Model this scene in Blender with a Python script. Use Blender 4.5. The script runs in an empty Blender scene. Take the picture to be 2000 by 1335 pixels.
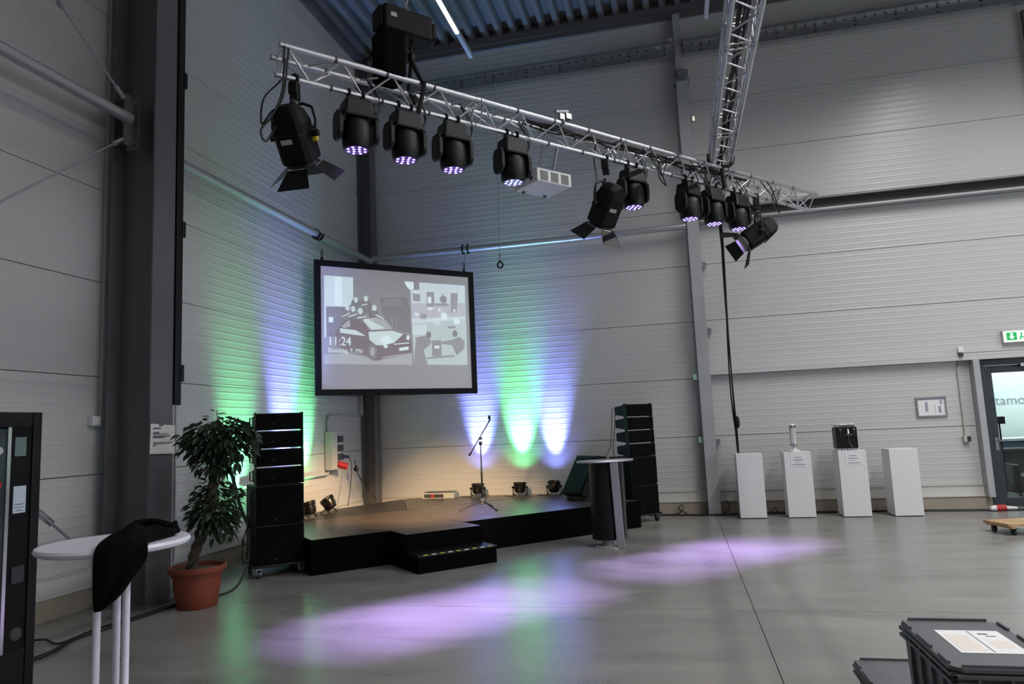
import bpy, math, random
from mathutils import Vector, Matrix, Quaternion
random.seed(7)
PI = math.pi
scene = bpy.context.scene
COL = scene.collection
R2 = math.sqrt(0.5)
def lin(v):
    v /= 255.0
    return v/12.92 if v <= 0.04045 else ((v+0.055)/1.055)**2.4
def C(r, g, b): return (lin(r), lin(g), lin(b), 1.0)

# ---------------------------------------------------------------- camera
p_, r_, y_ = math.radians(6.99), math.radians(-2.55), math.radians(-12.9)
fw = Vector((math.sin(y_)*math.cos(p_), math.cos(y_)*math.cos(p_), math.sin(p_)))
rt = Vector((math.cos(y_), -math.sin(y_), 0)); up = rt.cross(fw)
rt2 = rt*math.cos(r_) + up*math.sin(r_); up2 = -rt*math.sin(r_) + up*math.cos(r_)
cam_d = bpy.data.cameras.new('camera'); cam = bpy.data.objects.new('camera', cam_d); COL.objects.link(cam)
cam_d.sensor_width = 36.0; cam_d.lens = 1379.0/2000.0*36.0
cam_d.clip_start = 0.05; cam_d.clip_end = 200
mw = Matrix((rt2, up2, -fw)).transposed().to_4x4(); mw.translation = Vector((0, 0, 1.576))
cam.matrix_world = mw
scene.camera = cam
# ---------------------------------------------------------------- world, exposure
w = bpy.data.worlds.new('world'); scene.world = w; w.use_nodes = True
w.node_tree.nodes['Background'].inputs[0].default_value = (0.55, 0.57, 0.6, 1)
w.node_tree.nodes['Background'].inputs[1].default_value = 0.02
vs = scene.view_settings
vs.view_transform = 'Standard'; vs.look = 'None'; vs.gamma = 1.0; vs.use_curve_mapping = False
vs.exposure = 0.0
STRIP_W = [2, 48, 270, 130]          # watts of the ceiling strip rows, from the plant side to the door side
SIDE_FILL_W = 40                          # daylight from an unseen side window added to brighten the hall
HEAD_W = 1250; PAR_W = 1500; WARM_W = 5000

# ---------------------------------------------------------------- materials
def mat(name, col, rough=0.5, metal=0.0, emit=None, es=0.0, spec=0.5, coat=0.0, trans=0.0, alpha=1.0):
    m = bpy.data.materials.new(name); m.use_nodes = True
    b = m.node_tree.nodes['Principled BSDF']
    b.inputs['Base Color'].default_value = col
    b.inputs['Roughness'].default_value = rough
    b.inputs['Metallic'].default_value = metal
    b.inputs['Specular IOR Level'].default_value = spec
    b.inputs['Coat Weight'].default_value = coat
    b.inputs['Transmission Weight'].default_value = trans
    b.inputs['Alpha'].default_value = alpha
    if emit:
        b.inputs['Emission Color'].default_value = emit
        b.inputs['Emission Strength'].default_value = es
    return m
def noisy(m, amt=0.15, scale=4.0, bump=0.0, bscale=60.0, rough_var=0.0, stretch=(1, 1, 1)):
    """multiply colour by soft noise, fine bump, rough variation"""
    nt = m.node_tree; b = nt.nodes['Principled BSDF']
    tc = nt.nodes.new('ShaderNodeTexCoord'); mp = nt.nodes.new('ShaderNodeMapping')
    mp.inputs['Scale'].default_value = stretch
    nt.links.new(tc.outputs['Object'], mp.inputs['Vector'])
    n = nt.nodes.new('ShaderNodeTexNoise'); n.inputs['Scale'].default_value = scale; n.inputs['Detail'].default_value = 6
    nt.links.new(mp.outputs[0], n.inputs['Vector'])
    mr = nt.nodes.new('ShaderNodeMapRange'); mr.inputs[3].default_value = 1-amt; mr.inputs[4].default_value = 1+amt
    mr.inputs[1].default_value = 0.3; mr.inputs[2].default_value = 0.7
    nt.links.new(n.outputs[0], mr.inputs[0])
    mx = nt.nodes.new('ShaderNodeVectorMath'); mx.operation = 'SCALE'
    mx.inputs[0].default_value = b.inputs['Base Color'].default_value[:3]
    nt.links.new(mr.outputs[0], mx.inputs['Scale']); nt.links.new(mx.outputs[0], b.inputs['Base Color'])
    if rough_var:
        r0 = b.inputs['Roughness'].default_value
        m2 = nt.nodes.new('ShaderNodeMapRange'); m2.inputs[1].default_value = 0.3; m2.inputs[2].default_value = 0.7
        m2.inputs[3].default_value = r0-rough_var; m2.inputs[4].default_value = r0+rough_var
        nt.links.new(n.outputs[0], m2.inputs[0]); nt.links.new(m2.outputs[0], b.inputs['Roughness'])
    if bump:
        n2 = nt.nodes.new('ShaderNodeTexNoise'); n2.inputs['Scale'].default_value = bscale; n2.inputs['Detail'].default_value = 4
        nt.links.new(mp.outputs[0], n2.inputs['Vector'])
        bp = nt.nodes.new('ShaderNodeBump'); bp.inputs['Strength'].default_value = bump; bp.inputs['Distance'].default_value = 0.01
        nt.links.new(n2.outputs[0], bp.inputs['Height']); nt.links.new(bp.outputs[0], b.inputs['Normal'])
    return m
def micro_line(m, period=0.1, strength=0.5):
    """fine horizontal beads of a sandwich panel sheet"""
    nt = m.node_tree; b = nt.nodes['Principled BSDF']
    g = nt.nodes.new('ShaderNodeNewGeometry'); sx = nt.nodes.new('ShaderNodeSeparateXYZ')
    nt.links.new(g.outputs['Position'], sx.inputs[0])
    tx = nt.nodes.new('ShaderNodeTexNoise'); tx.inputs['Scale'].default_value = 0.7; tx.inputs['Detail'].default_value = 3
    nt.links.new(g.outputs['Position'], tx.inputs['Vector'])
    wob = nt.nodes.new('ShaderNodeMath'); wob.operation = 'MULTIPLY_ADD'; wob.inputs[1].default_value = 0.012
    nt.links.new(tx.outputs[0], wob.inputs[0]); nt.links.new(sx.outputs[2], wob.inputs[2])
    d = nt.nodes.new('ShaderNodeMath'); d.operation = 'MULTIPLY'; d.inputs[1].default_value = 2*PI/period
    nt.links.new(wob.outputs[0], d.inputs[0])
    s = nt.nodes.new('ShaderNodeMath'); s.operation = 'SINE'; nt.links.new(d.outputs[0], s.inputs[0])
    pw = nt.nodes.new('ShaderNodeMapRange'); pw.interpolation_type = 'SMOOTHSTEP'
    pw.inputs[1].default_value = 0.55; pw.inputs[2].default_value = 1.0
    nt.links.new(s.outputs[0], pw.inputs[0])
    bp = nt.nodes.new('ShaderNodeBump'); bp.inputs['Strength'].default_value = strength; bp.inputs['Distance'].default_value = 0.006
    nt.links.new(pw.outputs[0], bp.inputs['Height']); nt.links.new(bp.outputs[0], b.inputs['Normal'])
    return m
M = {}
M['panel'] = micro_line(mat('panel_sheet', C(188, 187, 186), 0.34, spec=0.5), 0.1, 0.36)
M['panel_grey'] = mat('grey_panel_sheet', C(98, 99, 102), 0.4)
M['gap'] = mat('dark_joint', C(26, 25, 24), 0.9)
M['plinth'] = noisy(mat('plinth_concrete', C(150, 140, 126), 0.8), 0.12, 3, 0.3, 40)
M['whitesteel'] = mat('painted_white_steel', C(196, 194, 188), 0.35)
M['concrete'] = noisy(mat('polished_concrete', C(126, 124, 121), 0.30, spec=0.55), 0.24, 1.5, stretch=(.5, 1.3, 1), rough_var=.04)
for _n in M['concrete'].node_tree.nodes:
    if _n.type == 'TEX_NOISE': _n.inputs['Detail'].default_value = 9; _n.inputs['Roughness'].default_value = .66; _n.inputs['Distortion'].default_value = .5
M['colsteel'] = noisy(mat('grey_painted_steel', C(104, 103, 106), 0.42, 0.25), 0.12, 1.5, stretch=(1, 1, .15))
M['ltsteel'] = noisy(mat('light_grey_steel', C(166, 167, 170), 0.4, 0.1), 0.06, 2)
M['galv'] = noisy(mat('galvanised_steel', C(176, 179, 182), 0.3, 0.85), 0.05, 3, 0, 1, 0.04)
M['girt'] = mat('girt_painted_shade', C(72, 71, 72), 0.5)  # shadow inside the channel put into the web colour
M['pipe'] = mat('bracing_tube_steel', C(176, 176, 178), 0.32, 0.5)
M['alu'] = mat('truss_aluminium', C(196, 196, 200), 0.34, 0.85)
M['deck'] = mat('roof_sheet', C(120, 121, 124), 0.4, 0.25)
M['black'] = mat('black_plastic', C(11, 11, 12), 0.45, spec=.3)
M['blackm'] = noisy(mat('black_powder_coat', C(9, 9, 10), 0.55, spec=.2), 0.15, 30, 0.15, 250)
M['grille'] = noisy(mat('black_grille', C(6, 6, 7), 0.7, spec=.1), 0.2, 60, 0.5, 400)
M['rubber'] = mat('black_cable_rubber', C(14, 14, 15), 0.55)
M['darkgrey'] = mat('dark_grey_plastic', C(52, 53, 55), 0.5)
M['chrome'] = mat('chrome', C(205, 205, 205), 0.18, 1.0)
M['parbody'] = mat('par_gunmetal', C(58, 52, 46), 0.22, 0.85)
M['white'] = mat('white_lacquer', C(216, 215, 218), 0.4)
M['paper'] = mat('paper', C(222, 221, 222), 0.8)
M['ink'] = mat('printed_ink', C(70, 72, 84), 0.8)
M['palein'] = mat('pale_ink', C(150, 150, 168), 0.8)
M['stage'] = noisy(mat('stage_plywood', C(62, 54, 48), 0.34), 0.12, 3, 0, 30, 0.04)
M['stage2'] = noisy(mat('stage_plywood_dark', C(42, 37, 34), 0.42), 0.12, 3)
M['skirt'] = mat('black_stage_skirt', C(4, 4, 5), 0.95, spec=.08)
M['screen'] = mat('projection_cloth', C(232, 229, 234), 0.9)
M['frame'] = mat('black_velvet_frame', C(12, 12, 13), 0.9)
M['terra'] = noisy(mat('terracotta_plastic', C(122, 56, 36), 0.6), 0.08, 6)
M['soil'] = noisy(mat('pebble_soil', C(96, 82, 66), 0.9), 0.4, 40, 0.8, 50)
M['bark'] = noisy(mat('braided_bark', C(84, 74, 62), 0.85), 0.3, 30, 0.8, 60, stretch=(1, 1, .4))
M['leaf'] = noisy(mat('ficus_leaf', C(38, 58, 36), 0.45), 0.3, 14)
M['plastic_w'] = noisy(mat('white_table_plastic', C(214, 212, 226), 0.4), 0.03, 8)
M['cloth'] = noisy(mat('black_jacket_cloth', C(8, 8, 9), 0.95, spec=.08), 0.2, 40, 0.3, 220)
M['anthra'] = mat('anthracite_frame', C(50, 56, 61), 0.4, 0.2)
M['glass'] = mat('clear_glass', C(235, 245, 245), 0.02, trans=1.0, spec=0.3)
M['box'] = noisy(mat('grey_container_plastic', C(92, 93, 98), 0.42), 0.05, 12)
M['wood'] = noisy(mat('raw_wood', C(172, 140, 100), 0.6), 0.2, 9, 0.2, 40, stretch=(1, .15, 1))
M['red'] = mat('red_plastic', C(170, 34, 30), 0.4)
M['blueplug'] = mat('blue_plug', C(42, 44, 92), 0.5)
M['boxgrey'] = mat('pale_grey_box', C(176, 178, 172), 0.5)
M['clearp'] = mat('clear_plate', C(170, 205, 190), 0.3)
M['yellow'] = mat('yellow_knob', C(196, 176, 40), 0.5)
M['lectern_s'] = mat('silver_lectern', C(165, 165, 170), 0.35, 0.5)
M['led'] = mat('violet_led', C(200, 190, 255), 0.3, emit=(0.55, 0.42, 1.0, 1), es=4.0)
M['ledrim'] = mat('violet_lens_plate', C(30, 22, 60), 0.3, emit=(0.16, 0.06, 0.6, 1), es=0.35)
M['strip'] = mat('led_strip_lit', C(255, 255, 255), 0.4, emit=(1, 0.98, 0.95, 1), es=2.5)
M['strip_off'] = mat('led_strip_diffuser', C(190, 195, 215), 0.4)
M['exitw'] = mat('exit_sign_white', C(245, 255, 248), 0.4, emit=(0.85, 1, 0.9, 1), es=0.75)
M['exitg'] = mat('exit_sign_green', C(20, 150, 70), 0.4, emit=(0.03, 0.5, 0.15, 1), es=0.45)
M['fill_pane'] = mat('added_glow_pane', C(230, 240, 250), 0.4, emit=(0.8, 0.92, 1, 1), es=3.0)  # glowing pane of the added, unseen side window
M['roomwall'] = mat('office_wall', C(225, 238, 236), 0.6)
M['roomlight'] = mat('office_light', C(255, 255, 255), 0.4, emit=(0.93, 1, 0.98, 1), es=3.6)
def mk_pic(name, col, e):
    return mat(name, C(232, 229, 234), 0.9, emit=col, es=e)
PIC = {'hi': mk_pic('picture_bright', (0.75, 1.0, 0.98, 1), .52), 'lt': mk_pic('picture_light', (0.72, 1.0, 0.97, 1), .40),
       'mid': mk_pic('picture_mid', (0.8, 1.0, 0.98, 1), .13), 'gr': mk_pic('picture_ground', (0.85, 1, 0.98, 1), .14),
       'min': mk_pic('picture_mint', (0.72, 1.0, 0.97, 1), .27), 'lav': mk_pic('picture_lavender', (0.72, 0.92, 1.0, 1), .40),
       'lv2': mk_pic('picture_violet', (0.8, 0.85, 1.0, 1), .24),
       'dm': mat('picture_dim', C(214, 209, 213), 0.9), 'car': mat('picture_car', C(206, 190, 197), 0.9),
       'dk': mk_pic('picture_dark', (0.8, 0.95, 1, 1), .01), 'dkl': mk_pic('picture_dark_violet', (0.8, 0.85, 1.0, 1), .05)}

# ---------------------------------------------------------------- mesh helpers
class MB:
    def __init__(s): s.v = []; s.f = []
    def add(s, vs, fs):
        o = len(s.v); s.v += [tuple(q) for q in vs]; s.f += [tuple(o+i for i in f) for f in fs]; return s
    def box(s, x0, x1, y0, y1, z0, z1, M4=None):
        vs = [Vector((x, y, z)) for z in (z0, z1) for y in (y0, y1) for x in (x0, x1)]
        if M4: vs = [M4 @ q for q in vs]
        return s.add(vs, [(0, 2, 3, 1), (4, 5, 7, 6), (0, 1, 5, 4), (2, 6, 7, 3), (0, 4, 6, 2), (1, 3, 7, 5)])
    def prism(s, poly, z0, z1, M4=None):
        n = len(poly)
        vs = [Vector((x, y, z0)) for x, y in poly] + [Vector((x, y, z1)) for x, y in poly]
        if M4: vs = [M4 @ q for q in vs]
        a = sum(poly[i][0]*poly[(i+1) % n][1]-poly[(i+1) % n][0]*poly[i][1] for i in range(n))
        fs = [tuple(range(n-1, -1, -1)), tuple(range(n, 2*n))] + [(i, (i+1) % n, n+(i+1) % n, n+i) for i in range(n)]
        if a < 0: fs = [tuple(reversed(f)) for f in fs]
        return s.add(vs, fs)
    def extr(s, pts, vec):
        n = len(pts); vs = [Vector(q) for q in pts] + [Vector(q)+Vector(vec) for q in pts]
        return s.add(vs, [tuple(range(n-1, -1, -1)), tuple(range(n, 2*n))] + [(i, (i+1) % n, n+(i+1) % n, n+i) for i in range(n)])
    def cyl(s, p0, p1, r0, r1=None, n=12, caps=True):
        r1 = r0 if r1 is None else r1
        p0 = Vector(p0); p1 = Vector(p1); d = (p1-p0).normalized()
        a = d.orthogonal().normalized(); b = d.cross(a)
        vs = []
        for p, r in ((p0, r0), (p1, r1)):
            for i in range(n):
                t = 2*PI*i/n; vs.append(p + a*(r*math.cos(t)) + b*(r*math.sin(t)))
        fs = [(i, (i+1) % n, n+(i+1) % n, n+i) for i in range(n)]
        if caps: fs += [tuple(range(n-1, -1, -1)), tuple(range(n, 2*n))]
        return s.add(vs, fs)
    def tube(s, pts, r, n=8):
        pts = [Vector(q) for q in pts]; N = len(pts); vs = []
        t = [(pts[min(i+1, N-1)]-pts[max(i-1, 0)]).normalized() for i in range(N)]
        a = t[0].orthogonal().normalized()
        for i in range(N):
            a = (a - t[i]*a.dot(t[i])).normalized(); b = t[i].cross(a)
            for k in range(n):
                th = 2*PI*k/n; vs.append(pts[i] + a*(r*math.cos(th)) + b*(r*math.sin(th)))
        fs = [(i*n+k, i*n+(k+1) % n, (i+1)*n+(k+1) % n, (i+1)*n+k) for i in range(N-1) for k in range(n)]
        fs += [tuple(range(n-1, -1, -1)), tuple(range((N-1)*n, N*n))]
        return s.add(vs, fs)
    def lathe(s, prof, c=(0, 0, 0), n=24, M4=None, caps=True):
        vs = []
        for r, z in prof:
            for k in range(n):
                t = 2*PI*k/n; vs.append(Vector((c[0]+r*math.cos(t), c[1]+r*math.sin(t), c[2]+z)))
        if M4: vs = [M4 @ q for q in vs]
        m = len(prof)
        fs = [(i*n+k, i*n+(k+1) % n, (i+1)*n+(k+1) % n, (i+1)*n+k) for i in range(m-1) for k in range(n)]
        if caps: fs += [tuple(range(n-1, -1, -1)), tuple(range((m-1)*n, m*n))]
        return s.add(vs, fs)
    def build(s, name, m, parent=None, smooth=False, bevel=0.0):
        me = bpy.data.meshes.new(name); me.from_pydata(s.v, [], s.f); me.materials.append(m); me.update()
        if smooth:
            me.polygons.foreach_set('use_smooth', [True]*len(me.polygons))
            try: me.set_sharp_from_angle(angle=math.radians(40))
            except Exception: pass
        o = bpy.data.objects.new(name, me); COL.objects.link(o)
        if parent: o.parent = parent
        if bevel:
            bv = o.modifiers.new('bevel', 'BEVEL'); bv.width = bevel; bv.segments = 2; bv.limit_method = 'ANGLE'
        return o
def spline(pts, k=8):
    P = [Vector(q) for q in pts]; out = []
    for i in range(len(P)-1):
        a, b, c, d = P[max(i-1, 0)], P[i], P[i+1], P[min(i+2, len(P)-1)]
        for j in range(k):
            t = j/k; out.append(0.5*((2*b)+(c-a)*t+(2*a-5*b+4*c-d)*t*t+(3*b-a-3*c+d)*t**3))
    out.append(P[-1]); return out
def tag(o, label, cat, group=None):
    o['label'] = label; o['category'] = cat
    if group: o['group'] = group
    return o
def struct(o): o['kind'] = 'structure'; return o
def empty(name, loc=(0, 0, 0), rz=0.0):
    o = bpy.data.objects.new(name, None); COL.objects.link(o); o.location = loc; o.rotation_euler = (0, 0, rz)
    o.empty_display_size = 0.1
    return o
def thing(name, label, cat, loc=(0, 0, 0), rz=0.0, group=None): return tag(empty(name, loc, rz), label, cat, group)
def aim(o, d): o.rotation_mode = 'QUATERNION'; o.rotation_quaternion = Vector(d).to_track_quat('-Z', 'Y'); return o
def spot(name, parent, loc, d, watts, col, size, blend=0.8, radius=0.04):
    l = bpy.data.lights.new(name, 'SPOT'); l.energy = watts; l.color = col; l.spot_size = math.radians(size); l.spot_blend = blend
    l.shadow_soft_size = radius
    o = bpy.data.objects.new(name, l); COL.objects.link(o); o.parent = parent; o.location = loc; aim(o, d); return o
def area(name, parent, loc, d, watts, sx, sy, col=(1, 1, 1), spread=180):
    l = bpy.data.lights.new(name, 'AREA'); l.shape = 'RECTANGLE'; l.size = sx; l.size_y = sy; l.energy = watts; l.color = col
    l.spread = math.radians(spread)
    o = bpy.data.objects.new(name, l); COL.objects.link(o); o.parent = parent; o.location = loc; aim(o, d); return o
def copy_tree(o, parent=None):
    c = o.copy(); COL.objects.link(c); c.parent = parent
    for ch in list(o.children): copy_tree(ch, c)
    return c
def text_mesh(name, s, size, m, parent, M4, ext=0.0005, align='LEFT', sx=1.0):
    cu = bpy.data.curves.new(name, 'FONT'); cu.body = s; cu.size = size; cu.extrude = ext; cu.align_x = align; cu.resolution_u = 3
    t = bpy.data.objects.new(name, cu); COL.objects.link(t)
    me = bpy.data.meshes.new_from_object(t.evaluated_get(bpy.context.evaluated_depsgraph_get()))
    COL.objects.unlink(t); bpy.data.objects.remove(t)
    me.transform(Matrix.Diagonal((sx, 1, 1, 1))); me.transform(M4); me.materials.clear(); me.materials.append(m)
    o = bpy.data.objects.new(name, me); COL.objects.link(o); o.parent = parent; return o
def catenary(a, b, sag, n=10):
    a = Vector(a); b = Vector(b)
    return [a.lerp(b, i/n) - Vector((0, 0, sag*4*(i/n)*(1-i/n))) for i in range(n+1)]

# ================================================================= THE SHELL
XL, YB, XR, YF, ZC = -5.84, 12.69, 13.0, -9.0, 9.15
# floor: slabs with sawn joints at x = 0.5 and y = 6.35
fl = struct(MB().box(XL-0.3, XR+.3, YF-.3, YB+5, -0.3, -0.03).build('floor', M['gap']))
xs = [XL-.2, 0.5, 7.0, XR+.2]; ys = [YF-.2, 0.35, 6.35, YB+.05]
for i in range(3):
    for j in range(3):
        MB().box(xs[i]+.003, xs[i+1]-.003, ys[j]+.0025, ys[j+1]-.0025, -0.03, 0).build('floor_slab', M['concrete'], fl)
# panel rows
rows = [0.385, 1.3, 2.3, 3.3, 4.3, 5.3, 6.3, 7.3, 8.3, 9.3]
wb = struct(MB().box(XL-.2, 4.62, YB+.06, YB+.2, 0, 9.6).box(4.62, 6.5, YB+.06, YB+.2, 2.33, 9.6).box(6.5, XR+.2, YB+.06, YB+.2, 0, 9.6).build('wall_back', M['gap']))
def panel(x0, x1, y0, y1, z0, z1, par, m='panel'): return MB().box(x0, x1, y0, y1, z0, z1).build('wall_panel', M[m], par)
for i in range(9):
    z0, z1 = rows[i]+.004, rows[i+1]-.004
    for a, b in ((XL, .48), (.486, 6.1), (6.106, XR)):
        if a > .4 and a < 1 and i < 2:
            panel(a, 4.62, YB, YB+.06, z0, 2.332 if i == 1 else z1, wb)
        elif a > 6 and i < 2:
            panel(6.5, b, YB, YB+.06, z0, z1, wb)
        elif i == 2 and a > .4:
            panel(a, b, YB, YB+.06, 2.335, z1, wb)
        else:
            panel(a, b, YB, YB+.06, z0, z1, wb)
wl = struct(MB().box(XL-.2, XL-.06, YF-.2, YB+.2, 0, 9.6).build('wall_left', M['gap']))
for i in range(9):
    z0, z1 = rows[i]+.004, rows[i+1]-.004
    for a, b in ((YF, .2), (.206, 6.26), (6.266, YB)):
        panel(XL-.06, XL, a, b, z0, z1, wl)
wr = struct(MB().box(XR+.06, XR+.2, YF-.2, YB+.2, 0, 9.6).build('wall_right', M['gap']))
for i in range(9):
    z0, z1 = rows[i]+.004, rows[i+1]-.004
    panel(XR, XR+.06, YF, YB, z0, z1, wr, 'panel_grey')
wf = struct(MB().box(XL-.2, XR+.2, YF-.2, YF-.06, 0, 9.6).build('wall_front', M['gap']))
for i in range(9):
    panel(XL, XR, YF-.06, YF, rows[i]+.004, rows[i+1]-.004, wf, 'panel_grey')
# concrete plinth and base profile
bb = struct(MB().box(XL, 4.69, YB-.03, YB+.06, 0, .2).box(6.5, XR, YB-.03, YB+.06, 0, .2).build('baseboard_back', M['plinth']))
MB().box(XL, 4.6, YB-.045, YB, .2, .225).box(XL, 4.6, YB-.02, YB+.06, .225, .375).box(XL, 4.6, YB-.035, YB, .375, .387).build('base_rail', M['whitesteel'], bb)
bl = struct(MB().box(XL-.06, XL+.03, YF, YB, 0, .2).build('baseboard_left', M['plinth']))
MB().box(XL, XL+.045, YF, YB, .2, .225).box(XL-.06, XL+.02, YF, YB, .225, .375).box(XL, XL+.035, YF, YB, .375, .387).build('base_rail', M['whitesteel'], bl)
# ceiling: trapezoidal steel deck, ribs along y
per, hh = .28, .15
prof = []; nrib = int((XR-XL)/per)+1
for k in range(nrib):
    x = XL+k*per
    prof += [(x, ZC+hh), (x+.10, ZC+hh), (x+.145, ZC), (x+.235, ZC)]
prof.append((XL+nrib*per, ZC+hh))
mb = MB(); n = len(prof)
mb.add([(x, YF, z) for x, z in prof]+[(x, YB+.05, z) for x, z in prof], [(i, n+i, n+i+1, i+1) for i in range(n-1)])
ce = struct(mb.build('ceiling', M['deck']))
MB().box(XL-.2, XR+.2, YF-.2, YB+.2, ZC+.3, ZC+.4).build('roof_backing', M['gap'], ce)
t1 = struct(MB().box(XL+.3, XR, YB-.16, YB, ZC-.1, ZC-.005).box(XL+.3, XR, YB-.05, YB, ZC-.2, ZC-.1).build('trim_1', M['colsteel']))
t2 = struct(MB().box(XL, XL+.14, YF, YB, ZC-.12, ZC-.005).build('trim_2', M['colsteel']))
# ---------------------------------------------------------------- steel frame
def hbeam(name, x0, x1, y0, y1, z0, z1, tf=.02, tw=.012, axis='x'):
    mb = MB(); 
    if axis == 'x':      # flanges face +-x
        yc = (y0+y1)/2; mb.box(x0, x0+tf, y0, y1, z0, z1).box(x1-tf, x1, y0, y1, z0, z1).box(x0+tf, x1-tf, yc-tw/2, yc+tw/2, z0, z1)
    else:
        xc = (x0+x1)/2; mb.box(x0, x1, y0, y0+tf, z0, z1).box(x0, x1, y1-tf, y1, z0, z1).box(xc-tw/2, xc+tw/2, y0+tf, y1-tf, z0, z1)
    return mb
c1 = thing('steel_column', 'dark grey steel column beside the potted ficus with a paper sheet taped on', 'column', (0, 0, 0))
hbeam('', -5.68, -5.15, 6.10, 6.42, 0.015, 8.6).build('column_shaft', M['colsteel'], c1)
MB().box(-5.75, -5.1, 6.05, 6.47, 0, .02).build('base_plate', M['colsteel'], c1)
MB().box(-5.50, -5.36, 6.10, 6.12, 4.68, 5.28).box(-5.44, -5.42, 5.98, 6.12, 4.70, 5.26).build('gusset_plate', M['colsteel'], c1)
for zz in (4.75, 4.85, 5.1, 5.2):
    MB().cyl((-5.40, 6.105, zz), (-5.40, 6.07, zz), .014, n=6).build('bolt', M['galv'], c1)
c2 = thing('steel_column', 'light grey steel column on the panel wall behind the row of pedestals', 'column')
hbeam('', .385, .585, 12.45, 12.66, 0, 7.62, .015, .01, axis='y').build('column_shaft', M['ltsteel'], c2)
MB().box(.34, .62, 12.40, 12.68, 7.62, 7.65).box(.36, .60, 12.42, 12.67, 7.80, 7.825).box(.42, .54, 12.46, 12.62, 7.65, 7.8).build('head_plate', M['galv'], c2)
MB().box(.40, .53, 12.5, 12.64, 7.825, ZC-.2).build('post_extension', M['ltsteel'], c2)
for zz, x0, m in ((4.26, .587, 'galv'), (3.09, .587, 'galv'), (2.32, .30, 'clearp'), (1.25, .31, 'clearp'), (1.2, .587, 'galv')):
    MB().box(x0, x0+.07, 12.50, 12.66, zz-.05, zz+.05).build('wall_clip', M[m], c2)
c3 = thing('corner_column', 'slim grey steel column standing in the wall corner behind the screen', 'column')
hbeam('', -5.82, -5.55, 12.42, 12.66, 0, ZC-.1, .016, .012, axis='x').build('column_shaft', M['colsteel'], c3)
raf = thing('roof_rafter', 'deep grey steel roof beam spanning from the dark column', 'beam')
mb = MB().box(-5.7, XR, 6.1, 6.42, 8.6, 8.62).box(-5.7, XR, 6.1, 6.42, ZC-.03, ZC-.01).box(-5.7, XR, 6.255, 6.265, 8.62, ZC-.03); mb.build('beam_profile', M['colsteel'], raf)
# perforated Z rail high on the back wall
rail = thing('perforated_rail', 'perforated galvanised steel rail high on the back wall under the roof', 'rail')
for a, b in ((-5.5, .41), (.55, 6.2), (6.2, XR)):
    MB().box(a, b, 12.44, 12.455, 8.12, 8.33).box(a, b, 12.455, 12.60, 8.315, 8.33).box(a, b, 12.36, 12.44, 8.315, 8.33).box(a, b, 12.36, 12.37, 8.33, 8.36).box(a, b, 12.455, 12.55, 8.12, 8.133).build('rail_web', M['galv'], rail)
hole = MB().box(-.02, .02, 12.432, 12.4395, -.008, .008).build('slot', M['gap'], rail); hole.location = (1.0, 0, 8.24)
hx = -4.9; k = 0
while hx < 6.6:
    for zz in ((8.16, 8.24, 8.29) if k % 4 == 0 else (8.29,)):
        h = hole.copy(); COL.objects.link(h); h.location = (hx, 0, zz)
    hx += .16; k += 1
MB().box(.05, .15, 12.40, 12.44, 8.30, 8.42).box(.30, .38, 12.40, 12.44, 8.32, 8.45).build('clip', M['ltsteel'], rail)
# C rail at 5.1 m and rail at 2.4 m on the door side
cr = thing('wall_girt', 'long channel girt with painted-in shade on the back wall above the pedestals', 'rail')
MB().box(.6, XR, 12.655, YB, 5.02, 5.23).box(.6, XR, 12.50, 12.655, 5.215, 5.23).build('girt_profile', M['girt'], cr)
MB().box(.6, XR, 12.50, 12.655, 5.02, 5.035).box(.6, XR, 12.50, 12.512, 5.035, 5.055).build('girt_lip', M['ltsteel'], cr)
cr2 = thing('wall_girt', 'pale painted girt on the back wall level with the door head', 'rail')
MB().box(.586, XR, 12.56, YB, 2.34, 2.46).build('girt_profile', M['panel'], cr2)
MB().box(4.45, XR, 12.55, 12.562, 2.46, 2.475).build('girt_lip', M['whitesteel'], cr2)
# tubes and tie rods of the wall bracing
def pipe(name, label, a, b, r, m, cat='pipe'):
    o = thing(name, label, cat); a = Vector(a); b = Vector(b)
    MB().cyl(a, b, r, n=20).build('tube', M[m], o, smooth=True)
    d = (b-a).normalized()
    for e, s in ((a, 1), (b, -1)):
        MB().cyl(e+d*s*.0, e+d*s*.05, r*1.12, n=20).build('end_collar', M[m], o, smooth=True)
    return o
pipe('bracing_tube', 'grey bracing tube along the left wall carrying the screen hook', (-5.58, 6.43, 4.9), (-5.58, 12.40, 4.9), .055, 'pipe')
pipe('bracing_tube', 'grey bracing tube along the back wall from the corner to the light column', (-5.54, 12.43, 4.95), (.36, 12.43, 4.95), .055, 'pipe')
pipe('bracing_tube', 'thick grey bracing tube joining the dark column above the black cabinet', (-5.42, -.5, 5.0), (-5.42, 6.04, 5.0), .058, 'pipe')
def tierod(label, a, b, tpos):
    o = thing('tie_rod', label, 'rod'); a = Vector(a); b = Vector(b); d = (b-a).normalized()
    MB().cyl(a, b, .011, n=8).build('rod', M['galv'], o, smooth=True)
    q = a.lerp(b, tpos); p = d.orthogonal().normalized()*.022
    MB().cyl(q-d*.16+p, q+d*.16+p, .007, n=6).cyl(q-d*.16-p, q+d*.16-p, .007, n=6).cyl(q-d*.2, q-d*.14, .028, n=8).cyl(q+d*.14, q+d*.2, .028, n=8).build('turnbuckle', M['galv'], o)
    MB().cyl(b-d*.14, b, .024, n=8).build('fork_end', M['galv'], o)
tierod('thin steel tie rod with turnbuckle rising above the thick bracing tube', (-5.46, 2.6, 7.55), (-5.43, 5.97, 5.20), .72)
tierod('thin steel tie rod sloping down below the thick bracing tube', (-5.46, 1.9, 1.4), (-5.43, 5.96, 4.74), .1)
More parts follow.
